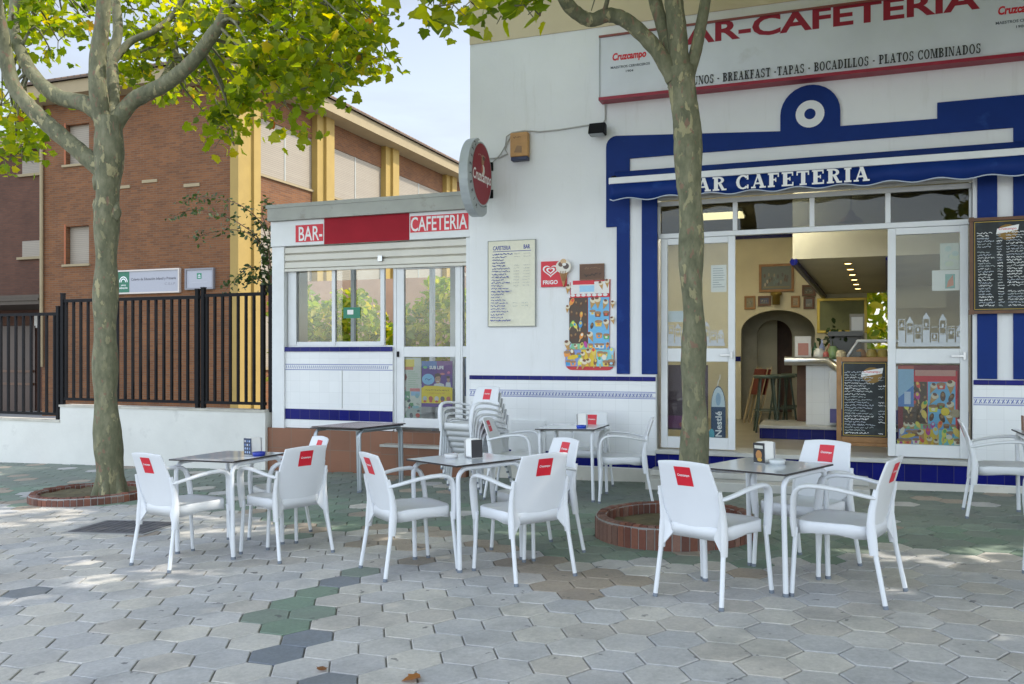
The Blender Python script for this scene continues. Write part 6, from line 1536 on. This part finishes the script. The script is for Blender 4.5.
for px, py, n in [(398, 8, 6), (420, 2, 10), (440, 14, 10), (428, 30, 6), (462, 6, 8), (478, 16, 10), (500, 4, 12), (515, 14, 10), (505, 28, 5), (530, 8, 9), (540, 24, 4), (470, -10, 14), (430, -14, 14), (520, -14, 14), (600, 2, 2)]:
    clumps2.append((atd(px, py-8, 6.6+rr.uniform(-.5, .5)), .15, n))
for k in range(260):
    a = rr.uniform(0, 6.283); r_ = 3.9*math.sqrt(rr.random()); z = rr.uniform(4.6, 9.2)
    c = b2+Vector((math.cos(a)*r_-.2, math.sin(a)*r_*.9-.3, 0)); c.z = z
    if c.y > 9.2: continue
    if (r_/4)**2+((z-6.3)/3)**2 > 1: continue
    d_ = -math.sin(TH)*c.x+math.cos(TH)*c.y
    if c.z < CAM_H+max(d_, .5)*366/FPX+.55: continue
    clumps2.append((c, .6, 66))
def keep2(p):
    x, y = proj(p); return y < -4 or (385 < x < 548 and y < 46) or not (0 < x < 1024)
tree('plane_tree', 'plane tree with mottled olive bark standing before the cafe entrance', b2, trunk2, [.125, .105, .1, .096, .098, .1, .1, .11, .11], 0, limbs2, clumps2, 12, .15, keep=keep2, burls=[(a2(683, 186, 0), .06), (a2(698, 142, 0), .045)])
# the next two trees of the row, standing just beyond the right edge; they shade the terrace
def side_tree(x, y, seed, label, n=330, rad=3.9, lo=4.3):
    b = Vector((x, y, gz(x))); rr = random.Random(seed); cl = []; lm_ = []
    for k in range(6):
        a = 2*math.pi*k/6+rr.uniform(-.3, .3); lm_.append(([b+Vector((0, 0, 3.6)), b+Vector((math.cos(a)*.7, math.sin(a)*.7, 4.6)), b+Vector((math.cos(a)*1.6, math.sin(a)*1.6, 5.8)), b+Vector((math.cos(a)*2.2, math.sin(a)*2.2, 7.4))], .09, .04))
    for k in range(n):
        a = rr.uniform(0, 6.283); r_ = rad*math.sqrt(rr.random()); z = rr.uniform(lo, 9)
        if (r_/rad)**2+((z-6.4)/2.9)**2 > 1: continue
        c = b+Vector((math.cos(a)*r_, math.sin(a)*r_, 0)); c.z = z
        if c.y > 9.1: continue
        cl.append((c, .6, 64))
    def kp(p):
        x_, y_ = proj(p); return not (-20 < x_ < 1044 and y_ > -4 and p[1] > 0.2)
    tree('plane_tree', label, b, [b+Vector((0, 0, -.1)), b+Vector((.03, 0, 1.5)), b+Vector((0, .02, 3)), b+Vector((0, 0, 3.9))], .16, .13, lm_, cl, seed, .2, keep=kp)
side_tree(5.4, 6.6, 31, 'plane tree of the same row beyond the right edge of the photo, near the cafe')
side_tree(4.4, 2.6, 32, 'plane tree on the street side beyond the right edge of the photo', 380, 4.2)

# greenery behind the buildings: a hedge seen through the kiosk and shrubs seen through the back window
def bush(name, label, x0, x1, y0, y1, z0, z1, n, seed, size=.2, mat=None, cat='hedge'):
    rr = random.Random(seed); t = thing(name, label, cat, ((x0+x1)/2, (y0+y1)/2, gz((x0+x1)/2))); q = MB()
    for k in range(n):
        x = rr.uniform(x0, x1); top = z1*(.8+.2*math.sin(x*2.3+seed)*math.sin(x*.9)); add_leaf(q, (x, rr.uniform(y0, y1), z0+(top-z0)*rr.random()**.8), size*rr.uniform(.6, 1.4), rr, OV, .3)
    q.build('foliage', mat or M_hedge, t, tint=True)
    q = MB()
    for k in range(int((x1-x0)/.8)+1):
        x = x0+k*.8; q.tube([(x, (y0+y1)/2, gz(x)), (x+rr.uniform(-.2, .2), (y0+y1)/2, z1*.6)], [.04, .02], 6)
    q.build('stem', M_bark, t)
bush('garden_hedge', 'sunlit yellow green hedge seen through the kiosk windows', -11.9, -5.2, 16.2, 17.2, -.1, 3.3, 7600, 41)
bush('garden_shrub', 'bright shrub seen through the back window of the cafe', -.5, 3.4, 18.6, 20, 0, 5.2, 3600, 42, .24, cat='shrub')
q = MB(); q.box(-13.5, -4.5, 19.2, 19.4, -.5, 3.3); tag(q.build('garden_wall', pm('salmon_wall', (.5, .3, .2), .85, .15, 1)), 'salmon garden wall behind the hedge seen through the kiosk', 'wall')
# creeper branches reaching out beside the kiosk
t = thing('creeper_shrub', 'dark creeper with arching sprays between the railings and the kiosk', 'shrub', (-7.2, 10.1, gz(-7.2)))
rr = random.Random(51); q = MB(); st = MB(); YC = 10.1
sprays = [[(272, 400), (272, 320), (270, 262), (262, 226), (245, 208), (225, 200), (200, 197), (183, 203)], [(272, 380), (271, 290), (262, 244), (240, 224), (215, 213), (192, 210), (173, 216)], [(273, 360), (273, 290), (268, 260), (255, 238), (236, 230), (212, 232), (196, 238), (182, 253), (150, 256)],
          [(273, 350), (272, 282), (262, 270), (248, 268), (238, 276), (226, 290)], [(273, 340), (274, 270), (270, 235), (262, 214), (268, 200)], [(274, 330), (272, 300), (262, 282), (250, 278), (243, 284)]]
sprays[2] = sprays[2][:7]
for sp_ in sprays:
    P = smooth_path([aty(a, b_, YC+rr.uniform(-.15, .15)) for a, b_ in sp_], 6); N = len(P)
    st.tube(P, [.012-.008*i/(N-1) for i in range(N)], 5)
    for i, p in enumerate(P):
        if i < N*.35: continue
        for k in range(rr.choice((2, 3, 5))): add_leaf(q, p+Vector((rr.gauss(0, .06), rr.gauss(0, .06), rr.gauss(-.01, .05))), rr.uniform(.05, .1), rr, OV, .4)
for k in range(170):
    add_leaf(q, aty(rr.gauss(268, 4), rr.uniform(235, 292), YC+rr.uniform(-.2, .1)), rr.uniform(.05, .11), rr, OV, .4)
q.build('foliage', M_ivy, t, tint=True); st.build('stem', M_woodd, t)

q = MB(); pp_, px_, rr_ = PLANT
for k in range(90): add_leaf(q, (px_+rr_.gauss(0, .09), 12.1+rr_.gauss(0, .07), cz+.2+abs(rr_.gauss(0, .12))), rr_.uniform(.06, .12), rr_, OV, .3)
q.build('foliage', M_ivy, pp_, tint=True)
# fallen leaves
rr = random.Random(61)
spots = [gnd(411, 682), gnd(328, 670), gnd(300, 676), gnd(228, 653), gnd(521, 0+560)]
spots = [gnd(412, 681), gnd(322, 671)]
LB_ = ['orange fallen leaf at the bottom edge of the paving', 'small brown fallen leaf just above the bottom edge, left of the orange one', 'small brown fallen leaf on the pale paving beside the dark hexagon trail', 'brown fallen leaf on the paving in front of the right table', 'curled brown fallen leaf at the lower right of the paving', 'curled brown fallen leaf at the lower left of the paving']
brn = leaf_mat('fallen_leaf', [(0, (.3, .12, .02)), (1, (.16, .07, .02))], .2)
for i, p in enumerate(spots):
    q = MB(); add_leaf(q, (p.x, p.y, p.z+.012), .09 if i == 0 else .05, rr, PL, 5, tint=0 if i == 0 else .8)
    tag(q.build('fallen_leaf', brn, tint=True), LB_[i], 'fallen leaf', 'fallen leaves on the paving')

# ------------------------------------------------------------------ origins of one-mesh things at their base
for o in list(bpy.data.objects):
    if o.type == 'MESH' and o.parent is None and o.get('category') and o.location.length < 1e-6:
        vs = [v.co for v in o.data.vertices]
        c = Vector((sum(v.x for v in vs)/len(vs), sum(v.y for v in vs)/len(vs), min(v.z for v in vs)))
        o.data.transform(Matrix.Translation(-c)); o.location = c
        for ch in kids(o): ch.location = ch.location-c
